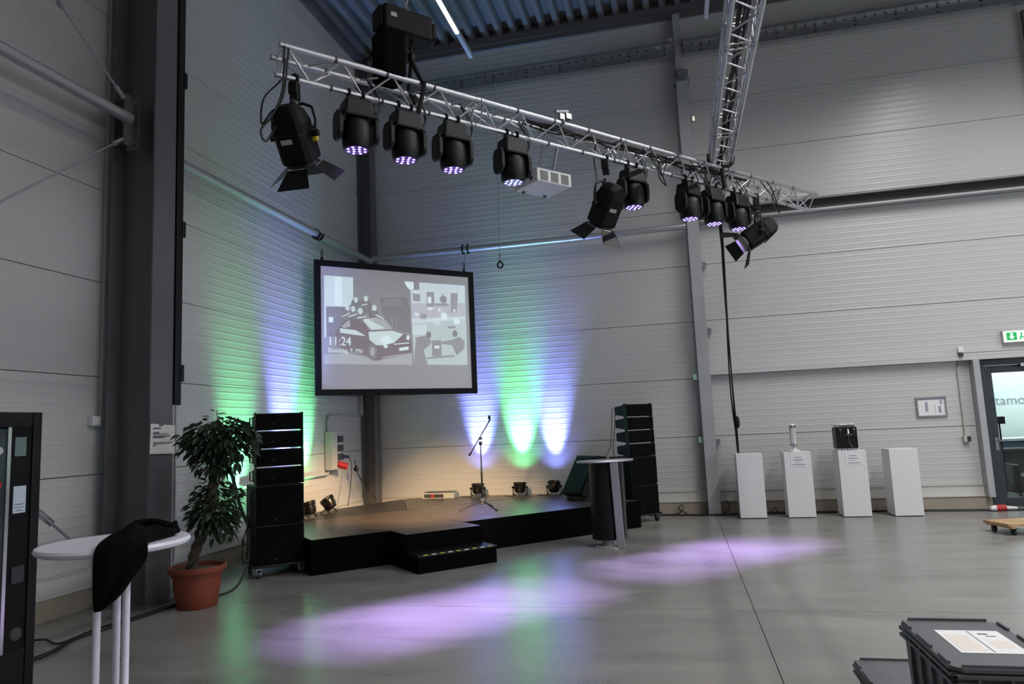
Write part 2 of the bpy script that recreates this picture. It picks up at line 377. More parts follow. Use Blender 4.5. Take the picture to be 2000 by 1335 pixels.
tierod('thin steel tie rod with turnbuckle low on the wall behind the bar table', (-5.46, 2.6, 3.15), (-5.43, 6.04, .28), .73)
# black riser rail on the column and conduit beside it
rr = thing('cable_riser', 'narrow black vertical cable riser clipped to the edge of the dark column', 'cable duct')
MB().box(-5.17, -5.13, 6.43, 6.53, 1.98, 8.6).build('duct', M['black'], rr, bevel=.006)
for zz in (2.32, 3.9, 5.62, 7.2):
    MB().box(-5.18, -5.12, 6.51, 6.565, zz-.09, zz+.09).build('bracket', M['black'], rr, bevel=.01)
cd = thing('conduit', 'thin grey conduit running down the edge of the dark column to the floor', 'conduit')
MB().cyl((-5.165, 6.45, .02), (-5.165, 6.45, 1.975), .016, n=10).cyl((-5.165, 6.495, .02), (-5.165, 6.495, 1.975), .013, n=10).build('pipe', M['ltsteel'], cd, smooth=True)
cd = thing('conduit', 'pale conduit strip ending at the small white wall box', 'conduit')
MB().box(-5.83, -5.79, 6.165, 6.20, 1.79, 8.8).build('strip', M['boxgrey'], cd)
MB().box(-5.835, -5.785, 6.15, 6.162, 1.80, 1.87).build('clip', M['boxgrey'], cd)
sw = thing('wall_box', 'small white junction box on the wall behind the dark column', 'box')
MB().box(-5.838, -5.77, 6.04, 6.145, 1.79, 1.89).build('housing', M['white'], sw, bevel=.006)
MB().box(-5.77, -5.762, 6.055, 6.13, 1.805, 1.875).build('cover', M['white'], sw, bevel=.003)
ps = thing('paper_sheet', 'white printed notice sheet taped to the dark column', 'paper')
MB().add([(-5.128, 6.09, 1.785), (-5.122, 6.43, 1.765), (-5.118, 6.425, 1.475), (-5.128, 6.08, 1.485), (-5.133, 6.09, 1.785), (-5.127, 6.43, 1.765), (-5.123, 6.425, 1.475), (-5.133, 6.08, 1.485)],
         [(0, 3, 2, 1), (4, 5, 6, 7), (0, 1, 5, 4), (1, 2, 6, 5), (2, 3, 7, 6), (3, 0, 4, 7)]).build('sheet', M['paper'], ps)
mb = MB()
for zz, y0, y1, h in ((1.775, 6.2, 6.25, .012), (1.745, 6.12, 6.22, .009), (1.70, 6.12, 6.2, .007), (1.685, 6.12, 6.33, .004), (1.665, 6.12, 6.36, .007), (1.65, 6.12, 6.28, .006), (1.60, 6.12, 6.40, .004), (1.585, 6.12, 6.38, .004), (1.57, 6.12, 6.15, .006)):
    mb.box(-5.1255, -5.1165, y0, y1, zz-h, zz)
mb.build('printed_lines', M['ink'], ps)
# wall mounted power distribution box with conduits near the corner
pb = thing('power_box', 'grey wall power distribution box with sockets and a red socket', 'power box')
MB().box(-5.83, -5.68, 10.98, 11.16, 1.02, 1.66).build('housing', M['boxgrey'], pb, bevel=.01)
for k, zz in enumerate((1.53, 1.38, 1.23)):
    s_ = MB().box(-5.75, -5.66, 11.17, 11.34, zz-.055, zz+.055).build('socket', M['darkgrey'], pb, bevel=.008)
MB().box(-5.76, -5.68, 11.18, 11.24, 1.0, 1.62).build('socket_plate', M['boxgrey'], pb)
MB().cyl((-5.70, 11.16, 1.12), (-5.60, 11.30, 1.06), .055, .06, 14).build('red_socket', M['red'], pb, smooth=True)
MB().cyl((-5.66, 11.30, 1.23), (-5.62, 11.44, 1.22), .03, .026, 10).build('plug', M['blueplug'], pb, smooth=True)
cd = thing('conduit', 'pale conduit bent over the wall power box to the corner column', 'conduit')
MB().tube([(-5.8, 11.05, 1.66), (-5.8, 11.05, 1.86), (-5.8, 11.10, 1.93), (-5.8, 12.35, 1.96)], .024, 8).tube([(-5.76, 12.3, 1.96), (-5.76, 12.3, 3.2)], .02, 8).build('pipe', M['boxgrey'], cd, smooth=True)
cd = thing('conduit', 'pale horizontal conduit leaving the foot of the wall power box', 'conduit')
MB().tube([(-5.8, 11.05, 1.02), (-5.8, 11.05, .99), (-5.8, 11.0, .955), (-5.8, 8.6, .955)], .026, 8).build('pipe', M['boxgrey'], cd, smooth=True)
for lab, pts in (('black power cable hanging from the plug in the wall box to the stage', [(-5.62, 11.4, 1.22), (-5.56, 11.42, 1.1), (-5.5, 11.25, .75), (-5.48, 11.1, .42)]),
                 ('black cable with an inline connector hanging beside the wall box', [(-5.6, 11.62, 1.16), (-5.57, 11.66, .95), (-5.5, 11.72, .7), (-5.44, 11.76, .42)]),
                 ('thin black cable leaning away from the inline connector to the stage edge', [(-5.6, 11.64, 1.0), (-5.5, 11.8, .72), (-5.36, 12.0, .42)])):
    t = thing('power_cable', lab, 'cable'); MB().tube(spline(pts, 6), .008, 6).build('cord', M['rubber'], t, smooth=True)
    if 'with an inline' in lab: MB().lathe([(.012, -.05), (.04, -.03), (.045, 0), (.03, .03), (.012, .06)], (-5.58, 11.64, 1.0), 10).build('connector', M['black'], t, smooth=True)

# ================================================================= DOOR SIDE
dp = thing('door_post', 'galvanised steel post beside the anthracite glass door', 'post')
MB().box(4.60, 4.69, 12.52, 12.69, .2, 2.335).build('post_profile', M['ltsteel'], dp)
dr = struct(empty('door_1'))
fr = MB().box(4.70, 4.79, 12.66, 12.78, 0, 2.33).box(4.79, 6.4, 12.66, 12.78, 2.24, 2.33).box(6.4, 6.5, 12.66, 12.78, 0, 2.33).build('door_frame', M['anthra'], dr, bevel=.006)
MB().box(4.795, 4.91, 12.70, 12.76, .03, 2.235).box(5.85, 5.97, 12.70, 12.76, .03, 2.235).box(4.91, 5.85, 12.70, 12.76, 2.12, 2.235).box(4.91, 5.85, 12.70, 12.76, .03, .17).build('door_leaf', M['anthra'], dr, bevel=.006)
MB().box(6.0, 6.4, 12.70, 12.76, .03, 2.235).build('side_panel', M['anthra'], dr)
MB().box(4.905, 5.855, 12.727, 12.735, .165, 2.125).build('pane', M['glass'], dr)
hd = MB().cyl((4.86, 12.70, 1.05), (4.86, 12.65, 1.05), .012, n=10).cyl((4.86, 12.645, 1.05), (5.0, 12.645, 1.05), .011, n=10).box(4.835, 4.885, 12.688, 12.70, .9, 1.1).build('handle', M['chrome'], dr)
MB().box(5.3, 5.5, 12.62, 12.70, 2.2, 2.25).build('door_closer', M['galv'], dr)
# office behind the door
of = struct(MB().box(4.2, 9.2, 16.0, 16.1, 0, 2.7).box(9.2, 9.3, 12.9, 16.1, 0, 2.7).box(4.1, 4.2, 12.9, 16.1, 0, 2.7).build('wall_office', M['roomwall']))
struct(MB().box(4.1, 9.3, 12.9, 16.1, 2.7, 2.8).build('ceiling_office', M['roomwall']))
struct(MB().box(4.1, 9.3, 12.75, 16.1, -.03, .001).build('floor_office', M['darkgrey']))
ol = thing('ceiling_panel', 'bright flat ceiling light in the room behind the glass door', 'lamp')
MB().box(5.2, 8.6, 13.4, 15.9, 2.66, 2.695).build('diffuser', M['roomlight'], ol)
text_mesh('lettering', 'tamot', .26, M['palein'], of, Matrix.Translation((6.18, 15.995, 1.62)) @ Matrix.Rotation(PI/2, 4, 'X'))
dk = thing('office_desk', 'desk with pale top in the room behind the glass door', 'desk')
MB().box(5.5, 7.6, 14.6, 15.3, .97, 1.0).build('desk_top', M['white'], dk)
MB().box(5.55, 7.55, 14.62, 14.66, .7, .96).build('front_panel', mat('blue_grey_panel', C(92, 112, 128), .5), dk)
for xx in (5.55, 7.5): MB().box(xx, xx+.05, 14.64, 15.26, 0, .97).build('leg', M['darkgrey'], dk)
ac = thing('armchair', 'dark padded armchair seen through the glass door', 'chair')
MB().box(5.55, 6.4, 13.75, 14.4, .12, .42).build('seat', M['darkgrey'], ac, bevel=.04)
MB().box(5.55, 6.4, 14.3, 14.5, .3, .85).build('backrest', M['darkgrey'], ac, bevel=.04)
MB().box(5.45, 5.57, 13.75, 14.45, .12, .6).box(6.4, 6.5, 13.75, 14.45, .12, .6).build('armrests', M['black'], ac, bevel=.03)
for xx in (5.55, 6.38):
    for yy in (13.8, 14.4): MB().cyl((xx, yy, .001), (xx, yy, .13), .02, n=8).build('leg', M['black'], ac)
st = thing('tripod_stand', 'black tripod stand right behind the glass door', 'stand')
MB().cyl((5.12, 13.2, .3), (5.12, 13.2, 1.35), .014, n=8).build('pole', M['black'], st)
for a in range(3): MB().cyl((5.12, 13.2, .42), (5.12+.25*math.cos(a*2.1), 13.2+.25*math.sin(a*2.1), .003), .01, n=6).build('leg', M['black'], st)
MB().box(5.02, 5.2, 13.17, 13.23, 1.3, 1.42).build('head', M['black'], st)
# exit sign
ex = thing('exit_sign', 'lit green emergency exit sign above the glass door', 'sign')
MB().box(5.10, 5.52, 12.62, 12.688, 2.575, 2.775).build('housing', M['boxgrey'], ex, bevel=.005)
MB().box(5.115, 5.505, 12.612, 12.622, 2.59, 2.76).build('face', M['exitw'], ex)
MB().box(5.15, 5.295, 12.606, 12.613, 2.615, 2.74).build('green_field', M['exitg'], ex)
MB().prism([(5.222, 2.63), (5.262, 2.668), (5.238, 2.668), (5.238, 2.725), (5.206, 2.725), (5.206, 2.668), (5.182, 2.668)], 12.600, 12.607,
           Matrix(((1, 0, 0, 0), (0, 0, 1, 0), (0, 1, 0, 0), (0, 0, 0, 1)))).build('arrow', M['exitw'], ex)
mb = MB().box(5.40, 5.49, 12.606, 12.613, 2.615, 2.74)
mb.build('door_symbol', M['exitg'], ex)
MB().cyl((5.36, 12.612, 2.72), (5.36, 12.604, 2.72), .014, n=10).extr([(5.335, 12.611, 2.665), (5.35, 12.611, 2.66), (5.38, 12.611, 2.70), (5.36, 12.611, 2.708)], (0, -.006, 0)).extr([(5.325, 12.611, 2.62), (5.342, 12.611, 2.615), (5.365, 12.611, 2.66), (5.345, 12.611, 2.67)], (0, -.006, 0)).extr([(5.36, 12.611, 2.66), (5.39, 12.611, 2.635), (5.4, 12.611, 2.645), (5.37, 12.611, 2.675)], (0, -.006, 0)).build('running_figure', M['exitg'], ex)
# small wall items on the door side
se = thing('motion_sensor', 'small white motion sensor on the girt beside the door', 'sensor')
MB().box(4.41, 4.49, 12.52, 12.60, 2.462, 2.55).build('housing', M['white'], se, bevel=.01)
MB().box(4.42, 4.48, 12.515, 12.56, 2.40, 2.462).build('lens', M['darkgrey'], se, bevel=.008)
sk = thing('wall_socket', 'grey wall socket with dark face at the end of a conduit', 'socket')
MB().box(4.38, 4.47, 12.62, 12.688, 1.05, 1.15).build('housing', M['boxgrey'], sk, bevel=.004)
MB().box(4.425, 4.475, 12.605, 12.622, 1.06, 1.14).build('face', mat('dark_blue_socket', C(38, 44, 60), .4), sk, bevel=.004)
cd = thing('conduit', 'thin pale conduit dropping from the girt to the grey wall socket', 'conduit')
MB().tube([(4.42, 12.67, 1.15), (4.42, 12.67, 2.2), (4.47, 12.66, 2.34)], .014, 8).build('pipe', M['boxgrey'], cd, smooth=True)
pf = thing('picture_frame', 'silver snap frame with a floor plan on the panel wall', 'picture frame')
x0, x1, z0, z1 = 3.76, 4.20, 1.465, 1.785
MB().box(x0, x0+.025, 12.66, 12.689, z0, z1).box(x1-.025, x1, 12.66, 12.689, z0, z1).box(x0+.025, x1-.025, 12.66, 12.689, z0, z0+.025).box(x0+.025, x1-.025, 12.66, 12.689, z1-.025, z1).build('frame', M['galv'], pf)
MB().box(x0+.02, x1-.02, 12.672, 12.685, z0+.02, z1-.02).build('plan_sheet', M['paper'], pf)
MB().box(x0+.13, x0+.17, 12.669, 12.673, z0+.09, z0+.24).box(x0+.27, x0+.275, 12.669, 12.673, z0+.06, z0+.2).box(x0+.32, x0+.36, 12.669, 12.673, z0+.06, z0+.17).box(x0+.35, x0+.38, 12.669, 12.673, z0+.2, z0+.27).box(x0+.03, x1-.04, 12.669, 12.673, z1-.045, z1-.03).build('plan_lines', M['palein'], pf)
# cable ladder at the far end of the wall
cl = thing('cable_ladder', 'vertical dark steel cable ladder on the panel wall under the perforated rail', 'cable ladder')
for xx in (5.98, 6.32): MB().box(xx, xx+.03, 12.58, 12.66, 5.3, 8.05).build('side_rail', M['colsteel'], cl)
for k in range(9): MB().cyl((6.0, 12.62, 5.5+k*.3), (6.33, 12.62, 5.5+k*.3), .014, n=8).build('rung', M['galv'], cl)
wbx = thing('wall_lamp', 'tiny white lit box on the wall beside the light grey column', 'lamp')
MB().box(.62, .67, 12.63, 12.688, 6.93, 7.02).build('housing', M['white'], wbx, bevel=.004)
MB().box(.625, .665, 12.622, 12.632, 6.935, 7.015).build('lens', mat('warm_lens', C(250, 240, 210), .4, emit=(1, .9, .7, 1), es=.6), wbx)

# ================================================================= PEDESTALS AND EXHIBITS
plab = ['plain white pedestal under the hanging cable bundle', 'white pedestal with a printed card carrying the slim lamp-like exhibit',
        'white pedestal with a printed card carrying the black machine block', 'empty plain white pedestal beside the one with the machine block']
for k, x in enumerate((.85, 1.575, 2.37, 3.09)):
    p = thing('pedestal', plab[k], 'pedestal', (x+.2, 12.15, 0), (0, 0, .01, .02)[k], 'white display pedestals')
    MB().box(-.2, .2, -.2, .2, .012, 1.012).build('body', M['white'], p, bevel=.004)
    for sx in (-.17, .17):
        for sy in (-.17, .17): MB().box(sx-.02, sx+.02, sy-.02, sy+.02, 0, .014).build('foot', M['darkgrey'], p)
    if k in (1, 2):
        cdp = MB().box(-.1, .13, -.204, -.2, .79, .96).build('card', M['paper'], p)
        MB().box(-.05, .06, -.206, -.203, .925, .937).box(-.07, .08, -.206, -.203, .885, .90).box(-.04, .04, -.206, -.203, .855, .862).box(-.08, .11, -.206, -.203, .815, .828).build('card_print', M['palein'], cdp)
e1 = thing('column_exhibit', 'slim white cylindrical exhibit with clear tube on a round foot', 'exhibit', (1.77, 12.13, 1.012))
MB().lathe([(.085, 0), (.085, .02), (.06, .03), (.03, .04), (.026, .07)], (0, 0, 0), 24).build('foot', M['white'], e1, smooth=True)
MB().lathe([(.05, .09), (.055, .1), (.055, .125), (.05, .13)], (-.005, 0, 0), 20).cyl((0, 0, .06), (0, 0, .1), .02, n=10).build('lower_ring', M['galv'], e1, smooth=True)
MB().lathe([(.05, .125), (.05, .37)], (-.008, 0, 0), 24).build('tube', mat('frosted_tube', C(205, 204, 208), .25, alpha=.75), e1, smooth=True)
MB().lathe([(.048, .37), (.052, .38), (.052, .415), (.04, .44), (.01, .445)], (-.01, 0, 0), 20).build('cap', M['white'], e1, smooth=True)
for sx in (-.028, .02): MB().cyl((sx, -.05, .40), (sx, -.062, .40), .018, n=12).build('lens', M['darkgrey'], e1)
e2 = thing('machine_exhibit', 'black machine block with chrome fittings standing on a pedestal', 'exhibit', (2.55, 12.13, 1.012), .02)
MB().box(-.165, .135, -.13, .14, .03, .36).build('block', M['black'], e2, bevel=.006)
MB().box(-.17, -.155, -.10, .14, .035, .355).build('side_plate', M['darkgrey'], e2)
MB().box(-.15, .12, -.1, .12, .36, .40).box(-.10, .11, -.12, .1, .385, .405).build('top_plate', M['galv'], e2, bevel=.004)
MB().cyl((.0, -.135, .33), (.0, -.135, .26), .012, .02, 8).box(-.04, .06, -.15, -.13, .23, .25).cyl((.0, -.14, .23), (.0, -.14, .12), .007, n=6).cyl((.0, -.14, .12), (.05, -.14, .04), .007, n=6).build('nozzle', M['chrome'], e2)
for sx in (-.11, .09): MB().cyl((sx, -.13, .32), (sx, -.15, .32), .022, n=10).cyl((sx, -.14, .30), (sx, -.14, .22), .006, n=6).build('fitting', M['chrome'], e2)
for sx in (-.14, -.05, .03, .11):
    for sy in (-.09, .1): MB().cyl((sx, sy, 0), (sx, sy, .035), .016, n=8).build('foot', M['chrome'], e2)
cb = thing('cable_bundle', 'long bundle of black cables dropping from the cross truss behind the first pedestal', 'cable')
base_pts = [(.77, 10.22, 4.84), (.79, 10.34, 4.62), (.803, 10.5, 4.386), (.843, 11.3, 3.133), (.896, 12.1, 1.72), (.93, 12.42, 1.011), (.95, 12.5, .4), (.98, 12.5, .03)]
for k in range(4):
    off = Vector((random.uniform(-.018, .018), random.uniform(-.02, .02), 0))
    MB().tube([q+off*(1+math.sin(i*.5+k)) for i, q in enumerate(spline(base_pts, 6))], .011, 6).build('cord', M['rubber'], cb, smooth=True)
MB().lathe([(.02, -.1), (.045, -.07), (.05, 0), (.04, .08), (.015, .1)], (.925, 12.18, 1.52), 10).build('connector', M['black'], cb, smooth=True)
# cables along the foot of the back wall
for k, (lab, pts, r) in enumerate((('thick black cable lying along the foot of the back wall behind the pedestals', [(-.5, 12.55, .014), (.2, 12.4, .014), (.62, 12.42, .014), (1.1, 12.56, .014), (1.9, 12.58, .014), (2.8, 12.54, .014), (3.4, 12.58, .014), (4.5, 12.5, .014), (5.6, 12.42, .014)], .014),
        ('thin black cable wandering along the back wall towards the glass door', [(-.6, 12.48, .01), (.1, 12.5, .01), (.9, 12.45, .01), (1.45, 12.5, .01), (2.0, 12.48, .01), (3.0, 12.6, .01), (3.8, 12.5, .01), (4.6, 12.44, .01), (5.8, 12.36, .01)], .01),
        ('looped thin black cable on the floor beside the first pedestal', [(.68, 12.52, .25), (.72, 12.5, .1), (.6, 12.46, .01), (.9, 12.48, .008), (1.3, 12.5, .012), (1.45, 12.5, .1), (1.5, 12.48, .02), (1.9, 12.5, .01)], .007))):
    t = thing('floor_cable', lab, 'cable'); MB().tube(spline(pts, 8), r, 6).build('cord', M['rubber'], t, smooth=True)
t = thing('floor_cable', 'small upright loop of thin cable at the wall plinth beside the light column', 'cable')
MB().tube(spline([(-.2, 12.55, .01), (-.08, 12.58, .04), (-.02, 12.6, .13), (-.06, 12.6, .16), (-.1, 12.6, .09), (.05, 12.55, .01)], 6), .008, 6).build('cord', M['rubber'], t, smooth=True)
cn = thing('red_connector', 'red and white power connector lying on the floor at the glass door', 'connector')
MB().cyl((4.62, 12.40, .05), (4.76, 12.42, .05), .05, .045, 12).build('red_body', M['red'], cn, smooth=True)
MB().cyl((4.54, 12.385, .045), (4.62, 12.40, .05), .03, .045, 12).build('collar', M['white'], cn, smooth=True)
MB().cyl((4.76, 12.42, .05), (4.93, 12.47, .035), .03, .022, 12).build('tail', M['white'], cn, smooth=True)

# ================================================================= SCREEN (hung across the corner)
sang = math.atan2(2.0, 2.1)
sc = thing('projection_screen', 'framed projection screen showing a car collage and a clock, hung across the corner', 'screen', (-5.59, 10.24, 4.45), sang)
Wd, Hd, bd = 2.9, 2.22, .1     # local x along the screen, -y towards the hall, z down from the top edge
MB().box(0, Wd, -.03, .03, -bd, 0).box(0, Wd, -.03, .03, -Hd, -Hd+bd).box(0, bd, -.03, .03, -Hd+bd, -bd).box(Wd-bd, Wd, -.03, .03, -Hd+bd, -bd).build('frame', M['frame'], sc, bevel=.004)
cloth = MB().box(bd-.01, Wd-bd+.01, -.012, .012, -Hd+bd-.01, -bd+.01).build('screen_cloth', M['screen'], sc)
polys = [('gr', [(0.137, -1.562), (0.536, -1.53), (0.899, -1.604), (1.05, -1.629), (1.665, -1.526), (1.663, -1.711), (0.137, -1.71)]),
 ('lt', [(0.159, -0.256), (0.644, -0.254), (0.643, -0.705), (0.488, -0.76), (0.185, -0.768), (0.186, -1.277), (0.153, -1.278)]),
 ('hi', [(0.336, -0.256), (0.456, -0.256), (0.448, -0.742), (0.329, -0.748)]),
 ('dm', [(1.101, -0.558), (1.591, -0.516), (1.657, -0.778), (1.646, -1.168), (1.401, -1.12), (1.164, -0.924)]),
 ('hi', [(1.554, -0.26), (1.724, -0.259), (1.731, -0.375), (1.668, -0.414), (1.596, -0.348)]),
 ('dm', [(0.185, -0.768), (0.488, -0.76), (0.484, -0.992), (0.396, -1.127), (0.348, -1.259), (0.186, -1.277)]),
 ('car', [(0.322, -1.247), (0.377, -1.127), (0.478, -0.992), (0.599, -0.947), (1.038, -0.909), (1.205, -0.95), (1.344, -1.109), (1.544, -1.185), (1.63, -1.237), (1.663, -1.333), (1.651, -1.499), (1.534, -1.542), (1.19, -1.6), (1.049, -1.649), (0.953, -1.643), (0.886, -1.564), (0.563, -1.503), (0.327, -1.403)]),
 ('mid', [(0.788, -0.953), (1.037, -0.923), (1.205, -0.956), (1.329, -1.109), (0.922, -1.136)]),
 ('lt', [(0.788, -0.966), (0.898, -0.955), (1.188, -1.093), (0.963, -1.128)]),
 ('lt', [(0.894, -1.164), (1.315, -1.13), (1.514, -1.185), (1.338, -1.341), (1.153, -1.385), (1.027, -1.388), (0.905, -1.297)]),
 ('hi', [(1.114, -1.251), (1.256, -1.22), (1.324, -1.314), (1.181, -1.378), (1.098, -1.346)]),
 ('lt', [(0.41, -1.12), (0.676, -1.144), (0.851, -1.239), (0.675, -1.224), (0.409, -1.192)]),
 ('mid', [(0.437, -1.086), (0.571, -0.968), (0.59, -1.081), (0.476, -1.118)]),
 ('hi', [(1.337, -1.358), (1.612, -1.325), (1.612, -1.341), (1.34, -1.372)]),
 ('hi', [(1.429, -1.427), (1.596, -1.397), (1.602, -1.451), (1.435, -1.475)]),
 ('mid', [(1.12, -1.581), (1.651, -1.506), (1.651, -1.526), (1.127, -1.599)]),
 ('hi', [(0.229, -0.943), (0.3, -0.94), (0.299, -1.025), (0.228, -1.028)]),
 ('lav', [(1.836, -0.262), (2.722, -0.26), (2.722, -0.874), (1.673, -1.003), (1.668, -0.407), (1.832, -0.396)]),
 ('lv2', [(1.679, -0.638), (2.717, -0.583), (2.719, -0.831), (1.676, -0.903)]),
 ('dkl', [(1.967, -0.424), (2.111, -0.418), (2.111, -0.672), (1.961, -0.686)]),
 ('dkl', [(2.43, -0.41), (2.58, -0.408), (2.565, -0.591), (2.426, -0.598)]),
 ('dkl', [(1.703, -0.454), (1.844, -0.474), (1.841, -0.601), (1.707, -0.594)]),
 ('dkl', [(2.128, -0.614), (2.376, -0.608), (2.374, -0.659), (2.126, -0.657)]),
 ('dkl', [(2.439, -0.598), (2.557, -0.599), (2.543, -0.766), (2.432, -0.771)]),
 ('hi', [(1.987, -0.508), (2.055, -0.507), (2.051, -0.618), (1.983, -0.622)]),
 ('hi', [(1.98, -0.7), (2.072, -0.699), (2.07, -0.738), (1.979, -0.738)]),
 ('dkl', [(1.841, -0.819), (1.951, -0.818), (1.948, -0.906), (1.839, -0.907)]),
 ('min', [(1.676, -1.007), (2.722, -0.874), (2.72, -1.704), (1.692, -1.711)]),
 ('lt', [(1.679, -1.028), (1.948, -0.997), (1.943, -1.173), (1.678, -1.195)]),
 ('dk', [(1.747, -1.234), (1.912, -1.202), (2.03, -1.283), (1.997, -1.367), (1.874, -1.453), (1.956, -1.709), (1.689, -1.711), (1.72, -1.415)]),
 ('dk', [(2.445, -1.258), (2.573, -1.197), (2.681, -1.281), (2.66, -1.425), (2.513, -1.541), (2.426, -1.358), (2.226, -1.337), (2.227, -1.299)]),
 ('dk', [(2.037, -1.282), (2.22, -1.271), (2.218, -1.56), (2.035, -1.562)]),
 ('hi', [(2.087, -1.372), (2.179, -1.37), (2.177, -1.42), (2.085, -1.422)]),
 ('dk', [(1.93, -1.584), (2.467, -1.528), (2.473, -1.563), (1.932, -1.612)]),
 ('dk', [(2.361, -1.018), (2.51, -1.012), (2.508, -1.048), (2.359, -1.054)])]
ells = [('dm', .956, -1.497, .086, .144), ('mid', .956, -1.497, .041, .08), ('hi', 1.188, -1.405, .039, .027), ('hi', 1.593, -1.245, .026, .042),
 ('dm', .684, -.703, .082, .094), ('dm', .854, -.721, .104, .128), ('dm', .539, -.883, .068, .08), ('dm', .633, -.893, .082, .08), ('dm', .755, -.914, .082, .081), ('dm', .997, -.85, .077, .067),
 ('lt', .685, -.636, .034, .046), ('lt', .857, -.606, .036, .05), ('lt', .541, -.777, .032, .046), ('lt', .635, -.792, .036, .049), ('lt', .757, -.82, .04, .053), ('lt', .999, -.757, .04, .052),
 ('dk', 2.285, -.541, .07, .072), ('mid', 2.272, -.448, .022, .026), ('hi', 1.748, -.444, .021, .023), ('hi', 2.201, -.732, .021, .025), ('hi', 2.497, -.732, .022, .026), ('hi', 1.767, -.829, .032, .025),
 ('dm', 1.98, -1.186, .05, .06), ('dm', 2.489, -1.149, .05, .062), ('hi', 2.29, -.835, .054, .057), ('lt', 2.147, -.954, .061, .043), ('hi', 2.537, -.925, .055, .051)]
shapes = [(c, p) for c, p in polys]
for c, x, z, a, b in ells: shapes.append((c, [(x+a*math.cos(t*PI/8), z+b*math.sin(t*PI/8)) for t in range(16)]))
# arms and thin bright lines of the group photo
for c, (xa, za), (xb, zb), t in (('lt', (.45, -.93), (.58, -.86), .018), ('lt', (.55, -.93), (.70, -.87), .018), ('lt', (.70, -.94), (.86, -.91), .02), ('lt', (1.02, -.87), (1.17, -.94), .02), ('lt', (.78, -.72), (.88, -.70), .016),
        ('lt', (.80, -.965), (1.05, -.925), .008), ('mid', (1.30, -.93), (1.32, -1.05), .014), ('mid', (1.37, -.93), (1.39, -1.08), .01), ('mid', (1.12, -.56), (1.60, -.53), .008), ('mid', (1.14, -.70), (1.5, -.68), .008),
        ('mid', (.16, -1.58), (.52, -1.60), .012), ('mid', (.15, -1.63), (.5, -1.64), .01), ('mid', (2.0, -1.36), (2.03, -1.3), .02)):
    dx, dz = xb-xa, zb-za; L = math.hypot(dx, dz); nx, nz = -dz/L*t/2, dx/L*t/2
    shapes.append((c, [(xa-nx, za-nz), (xb-nx, zb-nz), (xb+nx, zb+nz), (xa+nx, za+nz)]))
for k in range(9): shapes.append(('mid', [(1.18+k*.035, -.60+k*.003), (1.19+k*.035, -.60+k*.003), (1.19+k*.035, -.68+k*.003), (1.18+k*.035, -.68+k*.003)]))
for k, (c, p) in enumerate(shapes):
    y = -.0125-.00018*k
    n = len(p); o = MB().add([(x, y, z) for x, z in p], [tuple(range(n))]).build('projected_shape', PIC[c], cloth)
Mt = Matrix.Rotation(PI/2, 4, 'X')
text_mesh('clock_text', '11:24', .205, PIC['hi'], cloth, Matrix.Translation((.20, -.031, -1.405)) @ Mt, .0003, sx=.86)
text_mesh('date_text', 'Dienstag, 9. Mai', .098, PIC['hi'], cloth, Matrix.Translation((.20, -.031, -1.52)) @ Mt, .0003, sx=.93)
# screen hooks
for lab, hp, top in (('black hook and chain carrying the screen on the left wall tube', (-5.50, 10.34, 4.45), (-5.58, 10.36, 4.9)), ('black clamp pair and chain carrying the screen on the back wall tube', (-3.62, 12.14, 4.45), (-3.66, 12.43, 4.95))):
    h = thing('screen_hanger', lab, 'hanger'); a = Vector(hp); b = Vector(top)
    MB().cyl(a+Vector((0, 0, .01)), a+Vector((0, 0, .05)), .025, n=8).build('eye', M['black'], h)
    MB().tube([a+Vector((0, 0, .04)), a.lerp(b, .35), a.lerp(b, .85)-Vector((0, 0, .02))], .006, 6).build('wire', M['chrome'], h)
    for sgn in (-1, 1):
        d = Vector((0, 1, 0)) if 'left' in lab else Vector((1, 0, 0))
        q = b+d*.05*sgn; e1_ = Vector((1, 0, 0)) if 'left' in lab else Vector((0, 1, 0))
        MB().tube([q+e1_*.075*math.cos(t)+Vector((0, 0, .085*math.sin(t))) for t in [PI*(.5+sgn*0+k/7*1.55) for k in range(8)]], .016, 6).build('hook', M['black'], h, smooth=True)
    MB().tube([a+Vector((0, 0, .05)), a+Vector((.02, 0, .12)), a+Vector((0, 0, .19)), a+Vector((-.02, 0, .12)), a+Vector((0, 0, .05))], .007, 6).build('shackle', M['black'], h, smooth=True)
wh = thing('hanging_wire', 'thin wire with a black ring hook hanging before the back wall tube', 'wire')
MB().cyl((-2.94, 12.36, 8.12), (-2.99, 12.36, 4.66), .008, n=6).build('wire', M['ltsteel'], wh)
MB().cyl((-2.99, 12.36, 4.78), (-2.99, 12.36, 4.66), .018, n=8).build('ferrule', M['galv'], wh)
MB().tube([(-2.99+.05*math.sin(t*PI/6), 12.36, 4.57-.06*math.cos(t*PI/6)+.0) for t in range(13)], .015, 6).cyl((-2.99, 12.36, 4.66), (-2.99, 12.36, 4.62), .012, n=6).build('ring_hook', M['black'], wh, smooth=True)

